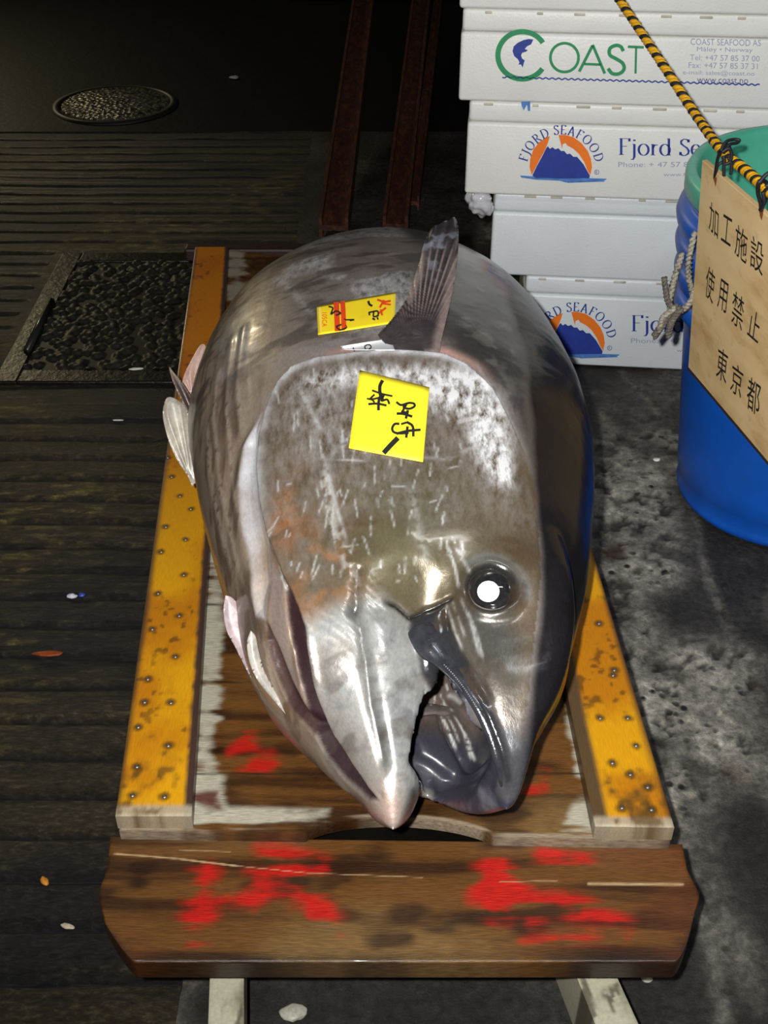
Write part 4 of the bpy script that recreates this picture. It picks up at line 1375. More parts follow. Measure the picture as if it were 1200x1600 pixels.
# ---------------------------------------------------------------- fins
def fin(name, outline, p0, nrm_, mat_col, mat, thick=0.004, curl=0.0, base=None, label=None, res=70, rays=None, parent=None):
    """a thin fin in the plane (p0, nrm_): outline traced, ribbed by its rays, with real thickness"""
    nrm_ = np.array(nrm_, float)
    nrm_ /= np.linalg.norm(nrm_)
    u = np.cross([0, 0, 1], nrm_)
    u /= np.linalg.norm(u)
    w = np.cross(nrm_, u)
    P2 = []
    for a, b in outline:
        q = on_plane(a, b, p0, nrm_) - np.array(p0)
        P2.append((q @ u, q @ w))
    P2 = np.array(P2)
    # dense polygon -> grid clipped to the outline
    sm = np.array(spline([tuple(q) + (0,) for q in P2] + [tuple(P2[0]) + (0,)], 6))[:, :2]
    lo, hi = sm.min(0), sm.max(0)
    step = max(hi - lo) / res
    xs, ys = np.arange(lo[0] - step, hi[0] + 2 * step, step), np.arange(lo[1] - step, hi[1] + 2 * step, step)
    G = np.stack(np.meshgrid(xs, ys, indexing='ij'), -1)
    sh = G.shape[:2]
    D = sdist(G.reshape(-1, 2), sm).reshape(sh)
    # snap outside points close to the border onto it
    flat = G.reshape(-1, 2).copy()
    Dn = D.ravel()
    cand = np.where((Dn < 0.35 * step) & (Dn > -1.2 * step))[0]
    seg = np.vstack([sm, sm[:1]])
    for i in cand:
        best, bp = 9, None
        for k in range(len(seg) - 1):
            d_ = seg[k + 1] - seg[k]
            tt = np.clip(((flat[i] - seg[k]) @ d_) / max(d_ @ d_, 1e-12), 0, 1)
            q = seg[k] + tt * d_
            e = np.hypot(*(flat[i] - q))
            if e < best:
                best, bp = e, q
        flat[i] = bp
    ok = (Dn > -1.2 * step).reshape(sh)
    F, used = [], {}
    V2 = []
    def vi(i, j):
        if (i, j) not in used:
            used[(i, j)] = len(V2)
            V2.append(flat[i * sh[1] + j])
        return used[(i, j)]
    for i in range(sh[0] - 1):
        for j in range(sh[1] - 1):
            if ok[i, j] and ok[i + 1, j] and ok[i, j + 1] and ok[i + 1, j + 1] and max(D[i, j], D[i + 1, j], D[i, j + 1], D[i + 1, j + 1]) > 0:
                F.append((vi(i, j), vi(i + 1, j), vi(i + 1, j + 1), vi(i, j + 1)))
    V2 = np.array(V2)
    Dv = np.clip(sdist(V2, sm), 0, 1)
    root = on_plane(*rays[0], p0, nrm_) - np.array(p0)
    root = np.array([root @ u, root @ w])
    rel = V2 - root
    ang = np.arctan2(rel[:, 1], rel[:, 0])
    rad = np.hypot(rel[:, 0], rel[:, 1])
    rib = np.sin(ang * rays[1])
    ext = rad / max(rad.max(), 1e-6)
    off = curl * ext ** 2 + 0.0011 * rib * sstep(0, 0.25, ext)
    V3 = np.array(p0) + V2[:, :1] * u + V2[:, 1:] * w + off[:, None] * nrm_
    half = thick / 2 * np.clip(Dv / 0.006, 0.12, 1)
    Vt, Vb = V3 + half[:, None] * nrm_, V3 - half[:, None] * nrm_
    m = len(V3)
    cnt = {}
    for f_ in F:
        for k in range(4):
            e = (f_[k], f_[(k + 1) % 4])
            cnt[e] = cnt.get(e, 0) + 1
    F2 = [f_ for f_ in F] + [tuple(m + k for k in reversed(f_)) for f_ in F]
    for (a, b) in cnt:
        if (b, a) not in cnt:
            F2.append((b, a, m + a, m + b))
    me_ = meshof(name, np.concatenate([Vt, Vb]), F2)
    col = mat_col(V2, ext, rib, ang, Dv)
    paint(me_, 'col', rgba(np.concatenate([col, col])))
    o_ = link(name, me_, mat, parent or tuna, True, label)
    bm_ = bmesh.new()
    bm_.from_mesh(me_)
    bmesh.ops.recalc_face_normals(bm_, faces=bm_.faces)
    bm_.to_mesh(me_)
    bm_.free()
    return o_

M_fin = attr_mat('fin_membrane', (1, 1, 1), 90, 0.35, 0.25, 0.002, 0.35, 0.5, 0.3)
b0, b1 = hit(596, 520, bvh)[0], hit(684, 548, bvh)[0]
tip = on_y(708, 352, 1.70)
pn = np.cross(b1 - b0, tip - b0)
pn *= np.sign(pn[2])
def pec_col(V2, ext, rib, ang, Dv):
    nn = fbm(np.column_stack([V2, V2[:, 0]]), 40, 4, 501)
    c_ = np.tile(np.array([0.050, 0.042, 0.044]), (len(V2), 1)) * (0.5 + nn)[:, None]
    c_ = mixc(c_, (0.36, 0.27, 0.25), sstep(0.3, 0.95, rib) * sstep(0.18, 0.4, ext) * sstep(0.85, 0.6, ext) * 0.75)
    c_ = mixc(c_, (0.32, 0.24, 0.22), sstep(0.016, 0.004, Dv) * (V2[:, 0] > 0.3 * V2[:, 0].max()) * sstep(0.8, 0.5, ext) * 0.7)
    c_ = mixc(c_, (0.30, 0.32, 0.38), sstep(0.56, 0.7, nn) * sstep(0.45, 0.7, ext) * 0.6)
    return mixc(c_, (0.02, 0.02, 0.022), sstep(0.75, 0.95, ext) * 0.7)
fin('pectoral_fin', [(590, 524), (612, 500), (634, 470), (650, 430), (660, 395), (672, 368), (694, 356), (712, 353), (716, 385), (712, 430), (702, 480), (690, 530), (684, 552), (650, 556), (612, 545)], b0 + np.array([0, 0, 0.004]), pn, pec_col, M_fin, 0.007, 0.012, res=190, rays=((648, 560), 160), label='dark ribbed fin folded back along the flank')
def pale_col(V2, ext, rib, ang, Dv):
    nn = fbm(np.column_stack([V2, V2[:, 0]]), (60, 30, 10), 4, 511)
    c_ = np.tile(np.array([0.44, 0.40, 0.33]), (len(V2), 1)) * (0.55 + 0.8 * nn)[:, None]
    return mixc(c_, (0.20, 0.15, 0.11), sstep(0.2, 0.9, rib) * 0.6)
def dark_col(V2, ext, rib, ang, Dv):
    c_ = np.tile(np.array([0.055, 0.03, 0.026]), (len(V2), 1))
    return mixc(c_, (0.25, 0.19, 0.15), sstep(0.004, 0.001, Dv) * 0.7)
def pink_col(V2, ext, rib, ang, Dv):
    return np.tile(np.array([0.46, 0.30, 0.24]), (len(V2), 1))
face = np.array([0.25, -0.75, 0.62])
pa = on_y(300, 690, 1.47)
fin('pelvic_fin', [(300, 760), (292, 742), (276, 718), (264, 690), (255, 655), (256, 632), (264, 620), (282, 628), (292, 640), (300, 668), (312, 690), (316, 740)], pa, face, pale_col, M_fin, 0.006, 0.0, rays=((300, 760), 34), label='pale blunt fin sticking out from the belly')
pb = on_y(305, 660, 1.50)
fin('pelvic_fin', [(318, 690), (304, 668), (290, 640), (276, 610), (268, 590), (264, 573), (270, 580), (278, 590), (290, 605), (304, 630), (314, 655), (320, 675)], pb, face, dark_col, M_fin, 0.005, 0.0, rays=((316, 688), 30), label='thin dark pointed fin')
pd = on_y(305, 590, 1.62)
fin('belly_flap', [(284, 600), (288, 585), (300, 560), (314, 538), (322, 545), (316, 580), (306, 612), (294, 618)], pd, face, pink_col, M_fin, 0.006, rays=((300, 620), 14), label='pink flap of skin behind the fins')
pe = on_y(380, 990, 1.02)
fin('throat_flap', [(352, 930), (349, 955), (354, 985), (368, 1012), (382, 1040), (398, 1068), (420, 1090), (410, 1050), (396, 1015), (388, 985), (378, 955), (364, 935)], pe, face, lambda V2, e, r, a, D: np.tile(np.array([0.42, 0.33, 0.34]), (len(V2), 1)) * (0.6 + 0.7 * fbm(np.column_stack([V2, V2[:, 0]]), 60, 3, 5))[:, None], M_fin, 0.006, rays=((410, 1090), 12), label='pinkish flap of skin at the throat')
pf = on_y(440, 1095, 0.925)
fin('throat_flap', [(392, 985), (386, 1005), (390, 1035), (402, 1062), (424, 1090), (452, 1122), (480, 1148), (508, 1176), (512, 1166), (492, 1140), (462, 1108), (432, 1080), (414, 1050), (404, 1015), (400, 995)], pf, face, lambda V2, e, r, a, D: np.tile(np.array([0.40, 0.37, 0.33]), (len(V2), 1)) * (0.55 + 0.8 * fbm(np.column_stack([V2, V2[:, 0]]), 60, 3, 6))[:, None], M_fin, 0.006, rays=((510, 1175), 12), label='greyish fold of skin along the throat')

# ================================================================== PAPER TAGS on the fish
def sticker(name, lab, cat, corners, mat, lift=0.0016, n=14, smooth=10, extra=0.0, stiff=True):
    """paper laid on the flank: corners tl,tr,br,bl; returns the object and a (px,py)->3D mapper on its face"""
    q = np.array(corners, float)
    P = np.zeros((n, n, 3))
    N = np.zeros((n, n, 3))
    for i in range(n):
        for j in range(n):
            u, v = j / (n - 1), i / (n - 1)
            p = (1 - v) * ((1 - u) * q[0] + u * q[1]) + v * ((1 - u) * q[3] + u * q[2])
            h, nn = hit(p[0], p[1], bvh)
            P[i, j], N[i, j] = h, nn
    # a stiff sheet: best quadratic surface through the touching points
    uu, vv = np.meshgrid(np.linspace(-1, 1, n), np.linspace(-1, 1, n))
    A = np.stack([np.ones(n * n), uu.ravel(), vv.ravel(), uu.ravel() ** 2, vv.ravel() ** 2, (uu * vv).ravel()], 1)
    S = P.reshape(-1, 3)
    fit = A @ np.linalg.lstsq(A, S, rcond=None)[0]
    nm_ = N.reshape(-1, 3).mean(0)
    nm_ /= np.linalg.norm(nm_)
    push = max(0, ((S - fit) @ nm_).max()) if stiff else 0.0
    top = fit + nm_ * (push + lift + extra)
    V = np.concatenate([top, top - nm_ * 0.0007])
    F = []
    for i in range(n - 1):
        for j in range(n - 1):
            a = i * n + j
            F += [(a, a + n, a + n + 1, a + 1), tuple(n * n + k for k in (a, a + 1, a + n + 1, a + n))]
    rim = list(range(n)) + [k * n + n - 1 for k in range(1, n)] + [(n - 1) * n + k for k in range(n - 2, -1, -1)] + [k * n for k in range(n - 2, 0, -1)]
    for k in range(len(rim)):
        a, b = rim[k], rim[(k + 1) % len(rim)]
        F.append((a, b, n * n + b, n * n + a))
    o_ = obj(name, V, F, mat)
    tag(o_, lab, cat)
    tree = BVHTree.FromPolygons([tuple(v) for v in top], [tuple(f_) for f_ in F if max(f_) < n * n])
    def f3(p):
        d = Vector(ray(*p)).normalized()
        loc, nr, i, t_ = tree.ray_cast(Vector(ORG), d)
        if loc is None:
            loc = on_plane(p[0], p[1], top.mean(0), nm_)
        return np.array(loc) + nm_ * 0.0006
    return o_, f3

def z5(*pts):     # points read off the enlarged crop of the papers
    return [(440 + a / 3.75, 420 + b / 3.75) for a, b in pts]

def brush(pts, w, f3=None):
    sp_ = [q[:2] for q in spline([tuple(p) + (0,) for p in pts], 6)] if len(pts) > 2 else pts
    return stroke2d(sp_, w * 1.28)

M_yellow = plain('yellow_paper', (0.93, 0.78, 0.025), 0.55, var=0.05, scale=30, bump=0.05)
M_yellow2 = plain('yellow_label', (0.88, 0.66, 0.02), 0.4, var=0.06, scale=30)
M_whitepaper = plain('white_slip', (0.74, 0.74, 0.76), 0.5, var=0.05)
note, f3 = sticker('paper_note', 'square yellow paper note with black handwriting on the gill cover of the tuna', 'note', [(562, 580), (671, 607), (661, 724), (545, 702)], M_yellow)
S = []
for pts, w in (
    ([(592, 655), (576, 690), (578, 735), (592, 772)], 4.2),
    ([(530, 714), (590, 735), (650, 748)], 2.4), ([(545, 738), (520, 765), (560, 760), (600, 742)], 2.4), ([(600, 742), (585, 775), (618, 768), (632, 795)], 2.6),
    ([(500, 762), (530, 770), (545, 785)], 2.2), ([(508, 795), (560, 792), (615, 803)], 2.8), ([(572, 755), (568, 795), (568, 832)], 3.4),
    ([(672, 782), (700, 800), (745, 788), (775, 792), (778, 808), (748, 822), (715, 812), (735, 790)], 2.8), ([(735, 790), (715, 825), (705, 848)], 2.8),
    ([(674, 850), (715, 852), (766, 868)], 3.2), ([(740, 830), (728, 880)], 3.2), ([(700, 838), (745, 846)], 2.6),
    ([(690, 910), (662, 912), (648, 938), (660, 960), (700, 966), (745, 962)], 3.0), ([(672, 968), (740, 952), (815, 945)], 3.2), ([(735, 900), (768, 925), (772, 985)], 3.2), ([(700, 912), (740, 900)], 2.6), ([(738, 925), (730, 992)], 3.2),
    ([(682, 992), (640, 1035), (597, 1082)], 6.2)):
    S += brush(z5(*pts), w)
flat_print('handwriting', S, f3, M_ink, note)

lab_, f3 = sticker('price_label', 'yellow and red printed label half hidden under the folded fin of the tuna', 'label', [(495, 480), (619, 458), (617, 506), (497, 525)], M_yellow2)
flat_print('red_band', stroke2d([(525.5 + 0.2 * k, 472.5 + 4.55 * k) for k in range(11)], 8.6), f3, M_redink, lab_)
flat_print('red_band', stroke2d([(535.5 + 0.22 * k, 471 + 4.55 * k) for k in range(11)], 7.6), f3, M_redink, lab_)
def f3r(p):
    return f3((503.5 + p[1], 487 + p[0]))
text_print('red_lettering', '105CA', f3r, M_redink, lab_, (2, 0), 22, 7.5)
S = []
for pts, w in (([(275, 222), (300, 232), (290, 268), (318, 250), (345, 262), (318, 275)], 2.0), ([(370, 285), (372, 300), (425, 300), (400, 306)], 1.8), ([(345, 330), (322, 342), (345, 360), (380, 345), (362, 328), (345, 330)], 2.0),
               ([(508, 190), (515, 210), (532, 220)], 2.8), ([(512, 255), (516, 275)], 2.0), ([(512, 258), (562, 250), (566, 278)], 2.0), ([(540, 252), (540, 282), (570, 275)], 2.0), ([(532, 292), (548, 300)], 2.4), ([(560, 285), (566, 300)], 2.0)):
    S += brush(z5(*pts), w)
flat_print('handwriting', S, f3, M_ink, lab_)
S = []
for pts, w in (([(560, 182), (600, 195), (640, 190)], 2.6), ([(600, 185), (575, 230)], 2.4), ([(590, 205), (640, 212)], 2.2), ([(580, 240), (590, 275)], 2.4), ([(612, 230), (570, 262)], 2.4)):
    S += brush(z5(*pts), w)
flat_print('red_brush_mark', S, f3, M_redink, lab_)

slip, f3 = sticker('paper_slip', 'small white numbered slip tucked behind the gill cover of the tuna', 'slip', [(533, 543.5), (611, 530.5), (617, 549.5), (537, 549)], M_whitepaper, extra=0.001, stiff=False)
S = brush(z5((505, 446), (488, 455), (492, 470), (510, 472), (524, 464), (520, 450), (505, 446)), 1.5) + brush(z5((420, 462), (424, 482), (428, 478)), 1.5) + brush(z5((545, 478), (560, 484)), 1.3)
flat_print('number', S, f3, M_ink, slip)
# ================================================================== WHITE FISH BOXES
YAW = math.radians(5.5)
BU = np.array([math.cos(YAW), -math.sin(YAW), 0])
BN = np.array([-math.sin(YAW), -math.cos(YAW), 0])      # out of the front face
BASE = on_z(900, 571, 0.0)
def f_plane(px, py, off=0.0):
    return on_plane(px, py, BASE + BN * off, BN)
LV = [f_plane(900, y)[2] for y in (571, 435, 306, 160, 15)]
LV[0] = 0.0
LV.append(LV[4] + 0.20)

def foam_mat(name, color):
    t = NT(name)
    vo_ = t.n('TexVoronoi', i_Vector=t.coords(), i_Scale=210.0)
    f_ = t.noise(9, 5, 0.6)
    t.set(Base_Color=t.mix(t.ramp(t.noise(60, 5, 0.7), [(0.62, 0.0), (0.75, 0.35)]), t.ramp(f_, [(0.3, tuple(0.93 * q for q in color)), (0.7, color)]), (0.5, 0.48, 0.42)), Roughness=0.42)
    t.bump(t.mix(0.4, vo_.outputs['Distance'], t.noise(25, 3)), 0.12, 0.004)
    return t.m
M_foam = foam_mat('white_foam', (0.80, 0.80, 0.76))
M_foam2 = foam_mat('cool_white_foam', (0.72, 0.76, 0.78))
M_gap = plain('seam_dirt', (0.52, 0.48, 0.38), 0.8, var=0.3)

def foam_box(label, left_px, y_px, z0, z1, off, mat, width=0.80, depth=0.40, lid=0.045, group='white foam fish boxes in the stack'):
    p = f_plane(left_px, y_px, off)
    org = np.array([p[0], p[1], z0])
    root = thing('foam_box', label, 'box', tuple(org), -YAW, group)
    def place(bm, name, m=mat):
        for v in bm.verts:
            q = org + BU * v.co.x - BN * v.co.y + np.array([0, 0, v.co.z])
            v.co = Vector(q)
        return from_bm(name, bm, m, root, True)
    h = z1 - z0
    b = box_bm(0, width, 0, depth, 0.0, h - lid - 0.0015, 0.007, 3)
    o_ = place(b, 'box_body')
    sharp_by_angle(o_, 60)
    b = box_bm(0.002, width - 0.002, 0.0035, depth - 0.002, h - lid, h - 0.0004, 0.008, 3)
    o_ = place(b, 'lid')
    sharp_by_angle(o_, 60)
    b = bmesh.new()
    for k in range(9):   # small moulding nicks along the seam with the box above
        x = 0.05 + 0.088 * k + RNG.uniform(-0.02, 0.02)
        t_ = box_bm(x, x + RNG.uniform(0.012, 0.03), 0.0022, 0.012, h - 0.0095, h - 0.0045, 0.0012, 1)
        me_ = bpy.data.meshes.new('x'); t_.to_mesh(me_); t_.free(); b.from_mesh(me_); bpy.data.meshes.remove(me_)
    place(b, 'seam_nick', M_gap)['kind'] = 'stuff'
    o2 = org - np.array([0, 0, z0])
    def f3(p):       # pixel -> just proud of this box's front face
        q = on_plane(p[0], p[1], org + BN * 0.0006, BN)
        return q
    return root, f3

# serif capitals drawn as pen strokes on a unit cell (x right, y up)
def arc(cx, cy, rx, ry, a0, a1, n=14):
    return [(cx + rx * math.cos(math.radians(a0 + (a1 - a0) * k / n)), cy + ry * math.sin(math.radians(a0 + (a1 - a0) * k / n))) for k in range(n + 1)]
def bar(x0, y0, x1, y1):
    return [(x0, y0), ((x0 + x1) / 2, (y0 + y1) / 2), (x1, y1)]
GLY = {
    'F': (0.55, [bar(.12, 0, .12, 1), bar(.02, .98, .55, .98), bar(.12, .52, .42, .52), bar(0, .02, .26, .02), bar(.54, 1, .54, .82)]),
    'J': (0.36, [[(.24, 1), (.24, .2), (.2, -.05), (.08, -.18), (0, -.16)], bar(.1, .98, .38, .98)]),
    'O': (0.80, [arc(.40, .5, .38, .5, 0, 360, 28)]),
    'R': (0.64, [bar(.12, 0, .12, 1), [(.12, .98)] + arc(.3, .74, .24, .24, 90, -90, 10) + [(.12, .5)], bar(.3, .5, .64, 0), bar(0, .02, .26, .02), bar(0, .98, .2, .98)]),
    'D': (0.76, [bar(.12, 0, .12, 1), [(.12, .98)] + arc(.3, .5, .42, .48, 90, -90, 16) + [(.12, .02)], bar(0, .98, .2, .98), bar(0, .02, .2, .02)]),
    'S': (0.48, [[(.44, .84), (.36, .97), (.2, 1), (.06, .88), (.06, .72), (.2, .58), (.36, .46), (.45, .3), (.42, .12), (.26, 0), (.1, .02), (.02, .18)], bar(.44, .98, .44, .80), bar(.02, .22, .02, .02)]),
    'E': (0.56, [bar(.12, 0, .12, 1), bar(.02, .98, .52, .98), bar(.12, .52, .42, .52), bar(.02, .02, .56, .02), bar(.52, 1, .52, .84), bar(.56, 0, .56, .18)]),
    'A': (0.74, [bar(.08, 0, .36, 1), bar(.36, 1, .66, 0), bar(.18, .34, .54, .34), bar(0, .02, .2, .02), bar(.54, .02, .76, .02)]),
    'j': (0.28, [[(.16, .66), (.16, -.1), (.1, -.26), (-.02, -.26)], bar(.06, .65, .18, .65), bar(.13, .88, .19, .88), bar(.16, .84, .16, .93)]),
    'o': (0.54, [arc(.27, .33, .25, .34, 0, 360, 24)]),
    'r': (0.40, [bar(.12, 0, .12, .67), [(.12, .42), (.22, .62), (.38, .62)], bar(0, .02, .24, .02), bar(.02, .65, .12, .65)]),
    'd': (0.56, [arc(.26, .33, .24, .34, 0, 360, 24), bar(.46, 0, .46, 1.02), bar(.36, 1.0, .46, 1.0), bar(.46, .02, .56, .02)]),
    'e': (0.48, [[(.06, .38), (.44, .38)] + arc(.25, .36, .21, .31, 5, 180, 12) + arc(.26, .33, .22, .33, 180, 320, 12)]),
    'a': (0.48, [[(.06, .54), (.16, .66), (.32, .62), (.36, .48), (.36, .06), (.44, 0)], [(.36, .38), (.16, .34), (.05, .2), (.1, .04), (.22, .02), (.36, .12)]]),
    'f': (0.34, [[(.34, .94), (.26, 1.02), (.15, .94), (.12, .8), (.12, 0)], bar(0, .65, .28, .65), bar(0, .02, .24, .02)]),
    ' ': (0.30, []),
}
def serif(text, x, y, h, sx=1.0, nib=(0.13, 0.05), dx=0.10, slope=0.0):
    """pixel polygons of a line of serif lettering with its baseline at (x, y)"""
    out = []
    for ch in text:
        w, strokes = GLY[ch]
        for s in strokes:
            for q in stroke2d(s, 0.1, nib):
                out.append([(x + a * h * sx, y - b * h + slope * (a * h * sx)) for a, b in q])
        x += (w + dx) * h * sx
        y += slope * (w + dx) * h * sx
    return out
def serif_arc(text, cx, cy, r, h, a0, a1, nib=(0.15, 0.06)):
    out = []
    ws = [GLY[ch][0] for ch in text]
    tot = sum(ws)
    acc = 0
    for ch, w in zip(text, ws):
        mid_ = (acc + w / 2) / tot
        acc += w
        th = math.radians(a0 + (a1 - a0) * mid_)
        ux, uy = math.sin(th), math.cos(th)
        for s in GLY[ch][1]:
            for q in stroke2d(s, 0.1, nib):
                out.append([(cx + r * ux + (a - w / 2) * h * uy + b * h * ux, cy - r * uy + (a - w / 2) * h * ux - b * h * uy) for a, b in q])
    return out

def z6(*pts):   # points read off the enlarged crop of the box fronts
    return [(700 + a / 2.4, 40 + b / 2.4) for a, b in pts]

def fjord_print(root, f3, dx=0, dy=0, ky=1.0):
    def S(p):
        return f3((p[0] + dx, (p[1] - 265) * ky + 265 + dy))
    flat_print('arched_lettering', serif_arc('FJORD SEAFOOD', 877, 264, 54, 14.5, -79, 80), S, M_blueink, root)
    sun_l = z6((314, 560), (306, 532), (308, 500), (320, 465), (342, 437), (366, 420), (382, 414), (376, 436), (366, 462), (348, 495), (330, 530))
    sun_r = z6((414, 410), (440, 410), (470, 418), (500, 440), (524, 470), (536, 500), (540, 530), (534, 560), (524, 545), (510, 510), (490, 480), (470, 462), (448, 450), (440, 440), (430, 446), (428, 462), (420, 430))
    flat_print('orange_sun', [sun_l, sun_r], S, M_orangeink, root)
    mt = z6((316, 562), (334, 525), (352, 492), (368, 460), (374, 452), (382, 462), (392, 456), (402, 464), (414, 460), (424, 470), (436, 470), (446, 482), (458, 480), (470, 492), (484, 492), (496, 506), (508, 520), (522, 545), (532, 562), (530, 572), (430, 574), (330, 572))
    flat_print('blue_mountain', [mt], S, M_blueink, root)
    sea = [z6((270, 562), (330, 566), (430, 574), (530, 572), (596, 574), (590, 580), (540, 584), (440, 588), (420, 582), (330, 578), (275, 570)), z6((440, 586), (520, 583), (585, 580), (588, 585), (500, 588), (450, 590))]
    flat_print('water_line', sea, S, M_lightblueink, root)
    flat_print('registered_mark', [[q for q in p] for p in sum([stroke2d([(932.5 + 3.6 * math.cos(k / 8 * 6.2832), 269 + 3.6 * math.sin(k / 8 * 6.2832)) for k in range(9)], 0.8)], [])] + serif('R', 930.7, 271.0, 4.2), S, M_blueink, root)
    flat_print('brand_lettering', serif('Fjord Seafood', 967, 242, 26, 1.17, (0.125, 0.035), 0.085, 0.012), S, M_blueink, root)
    def up(p):
        return S((p[0], 600 - p[1]))
    text_print('phone_line', 'Phone: + 47 57 85 91 00', up, M_greyink, root, (966, 600 - 261), 158, 8)
    text_print('web_line', 'www.fjordseafood.com', up, M_greyink, root, (1037, 600 - 277), 120, 7)

bot, f3 = foam_box('foam fish box with an orange sun logo, standing on the ground at the stack bottom', 815, 505, LV[0], LV[1], 0.0, M_foam2)
fjord_print(bot, f3, 20, 275, 0.97)
pln, f3p = foam_box('plain white foam fish box without print, second from the ground in the stack', 768, 370, LV[1], LV[2], 0.0, M_foam2)
fj, f3f = foam_box('foam fish box with an orange sun logo, directly below the green-lettered box', 729, 230, LV[2], LV[3], 0.012, M_foam)
fjord_print(fj, f3f)
def upf(p):
    return f3f((p[0], 600 - p[1]))
flat_print('stray_blue_mark', [z6((274, 285), (308, 284), (308, 320), (300, 320), (296, 296), (284, 318), (276, 300))], f3f, M_lightblueink, fj)
co, f3c = foam_box('white foam fish box with green lettering and a blue leaping fish logo', 719, 85, LV[3], LV[4], 0.014, M_foam)
def upc(p):
    return f3c((p[0], 600 - p[1]))
ringpts = [(816 + 38 * math.cos(math.radians(a)), 86.5 + 37 * math.sin(math.radians(a))) for a in range(34, 330, 6)]
flat_print('green_ring', stroke2d(ringpts, 8.2), f3c, M_greenink, co)
S = stroke2d([(882 + 22 * math.cos(k / 36 * 6.2832), 90 + 22.5 * math.sin(k / 36 * 6.2832)) for k in range(37)], 4.4)
S += stroke2d([(905, 112), (926, 71)], 4.6) + stroke2d([(926, 70), (945, 115)], 4.6) + stroke2d([(913, 100), (939, 101)], 4.0)
S += brush([(974, 80), (970, 73), (962, 71), (953, 76), (953, 86), (963, 92), (973, 99), (975, 108), (968, 115), (957, 115), (950, 107)], 4.4)
S += stroke2d([(981, 73), (1006, 74)], 4.2) + stroke2d([(994, 73), (993, 115)], 3.4)
flat_print('green_lettering', S, f3c, M_greenink, co)
fishpts = z6((320, 52), (302, 50), (284, 54), (262, 64), (246, 78), (242, 96), (248, 114), (262, 126), (268, 138), (264, 146), (274, 146), (280, 158), (284, 142), (288, 130), (278, 124), (274, 112), (278, 102), (292, 98), (300, 92), (288, 88), (296, 78), (312, 70))
flat_print('blue_fish_mark', [fishpts], f3c, M_blueink, co)
wl = [(785 + 4 * k * 0.5, 120.5 + 0.030 * 2 * k + 1.2 * math.sin(k * 1.25)) for k in range(2 * 101)]
wl = [q for q in wl if not (q[0] < 783)]
flat_print('blue_wave_line', stroke2d(wl, 2.2), f3c, M_blueink, co)
for (txt, x, y, w, h) in (('COAST SEAFOOD AS', 1079, 68, 110, 10), ('M\u00e5l\u00f8y \u2022 Norway', 1089, 80, 87, 9), ('Tel: +47 57 85 37 00', 1078, 92, 109, 9), ('Fax: +47 57 85 37 31', 1076, 104, 108, 9), ('e-mail: sales@coast.no', 1067, 116, 112, 9), ('www.coast.no', 1089, 127, 80, 8)):
    text_print('address_line', txt, upc, M_greyink if 'www' not in txt else plain('grey_blue_print', (0.12, 0.14, 0.28), 0.5), co, (x, 600 - y - 2), w, h, (0, -0.02))
foam_box('topmost white foam fish box of the stack, only its lower edge in view', 718, 0, LV[4], LV[5], 0.015, M_foam)

# crumpled plastic between the boxes
bm = bmesh.new()
bmesh.ops.create_icosphere(bm, subdivisions=4, radius=0.028)
cz = f_plane(756, 314, -0.02)
for v in bm.verts:
    q = np.array(v.co)
    k = 1 + 1.6 * (fbm(q[None] * 1.0 + 3, 40, 3, 77)[0] - 0.5) + 0.9 * (abs(fbm(q[None] + 9, 70, 2, 79)[0] - 0.5))
    v.co = Vector(np.array([q[0] * 0.95, q[1] * 0.8, q[2] * 0.85]) * k + cz)
bag = from_bm('plastic_bag', bm, plain('clear_plastic', (0.55, 0.55, 0.58), 0.18, var=0.1, coat=0.6), None, True)
tag(bag, 'scrap of crumpled clear plastic poking out beneath the sun-logo box', 'plastic bag')

# ================================================================== BLUE BUCKET
M_blue = plain('blue_plastic', (0.004, 0.085, 0.46), 0.38, var=0.12, scale=12, bump=0.06, bscale=40)
M_blue2 = plain('dark_blue_plastic', (0.006, 0.035, 0.24), 0.4, var=0.15, scale=12)
M_green = plain('green_plastic', (0.08, 0.42, 0.29), 0.35, var=0.12, scale=14)
BC = np.array([0.835, 1.93, 0.0])
buck = thing('bucket', 'big blue ribbed plastic bucket standing on the concrete beside the fish boxes', 'bucket', tuple(BC))
TOPZ = 0.685
def wall(z):
    return 0.208 + 0.076 * z / 0.65
prof = [(0.0, 0.004), (0.19, 0.004), (0.200, 0.0), (0.207, 0.006), (0.211, 0.018), (0.2085, 0.024), (0.2105, 0.034), (0.2095, 0.05)]
for k in range(10):
    z = 0.06 + 0.034 * k
    prof.append((wall(z), z))
z = 0.412
for k in range(4):
    for a in np.linspace(0, math.pi, 7):
        prof.append((wall(z) + 0.002 + 0.024 * math.sin(a), z + 0.052 * (1 - math.cos(a)) / 2))
    z += 0.054
prof += [(wall(0.63) + 0.004, 0.632), (wall(0.63) - 0.006, 0.632), (0.20, 0.03), (0, 0.03)]
lathe('bucket_body', prof, BC, M_blue, buck, 112)
grn = thing('bucket', 'green plastic tub nested inside the big blue bucket with only its rim showing', 'bucket', tuple(BC + [0, 0, 0.3]))
prof = [(0, 0.30), (0.222, 0.30), (0.236, 0.34), (0.266, 0.634), (0.286, 0.636), (0.294, 0.646), (0.2955, TOPZ - 0.012), (0.290, TOPZ), (0.280, TOPZ), (0.272, TOPZ - 0.012), (0.258, 0.60), (0.232, 0.345), (0.216, 0.312), (0, 0.312)]
lathe('tub_body', prof, BC, M_green, grn, 112)
bm = bmesh.new()
bmesh.ops.create_icosphere(bm, subdivisions=5, radius=0.20)
for v in bm.verts:
    q = np.array(v.co)
    k = 1 + 0.35 * (fbm(q[None] + 3, 9, 4, 91)[0] - 0.5)
    v.co = Vector(BC + np.array([0.01, 0, 0.50]) + q * k * np.array([1.0, 1.0, 0.62]))
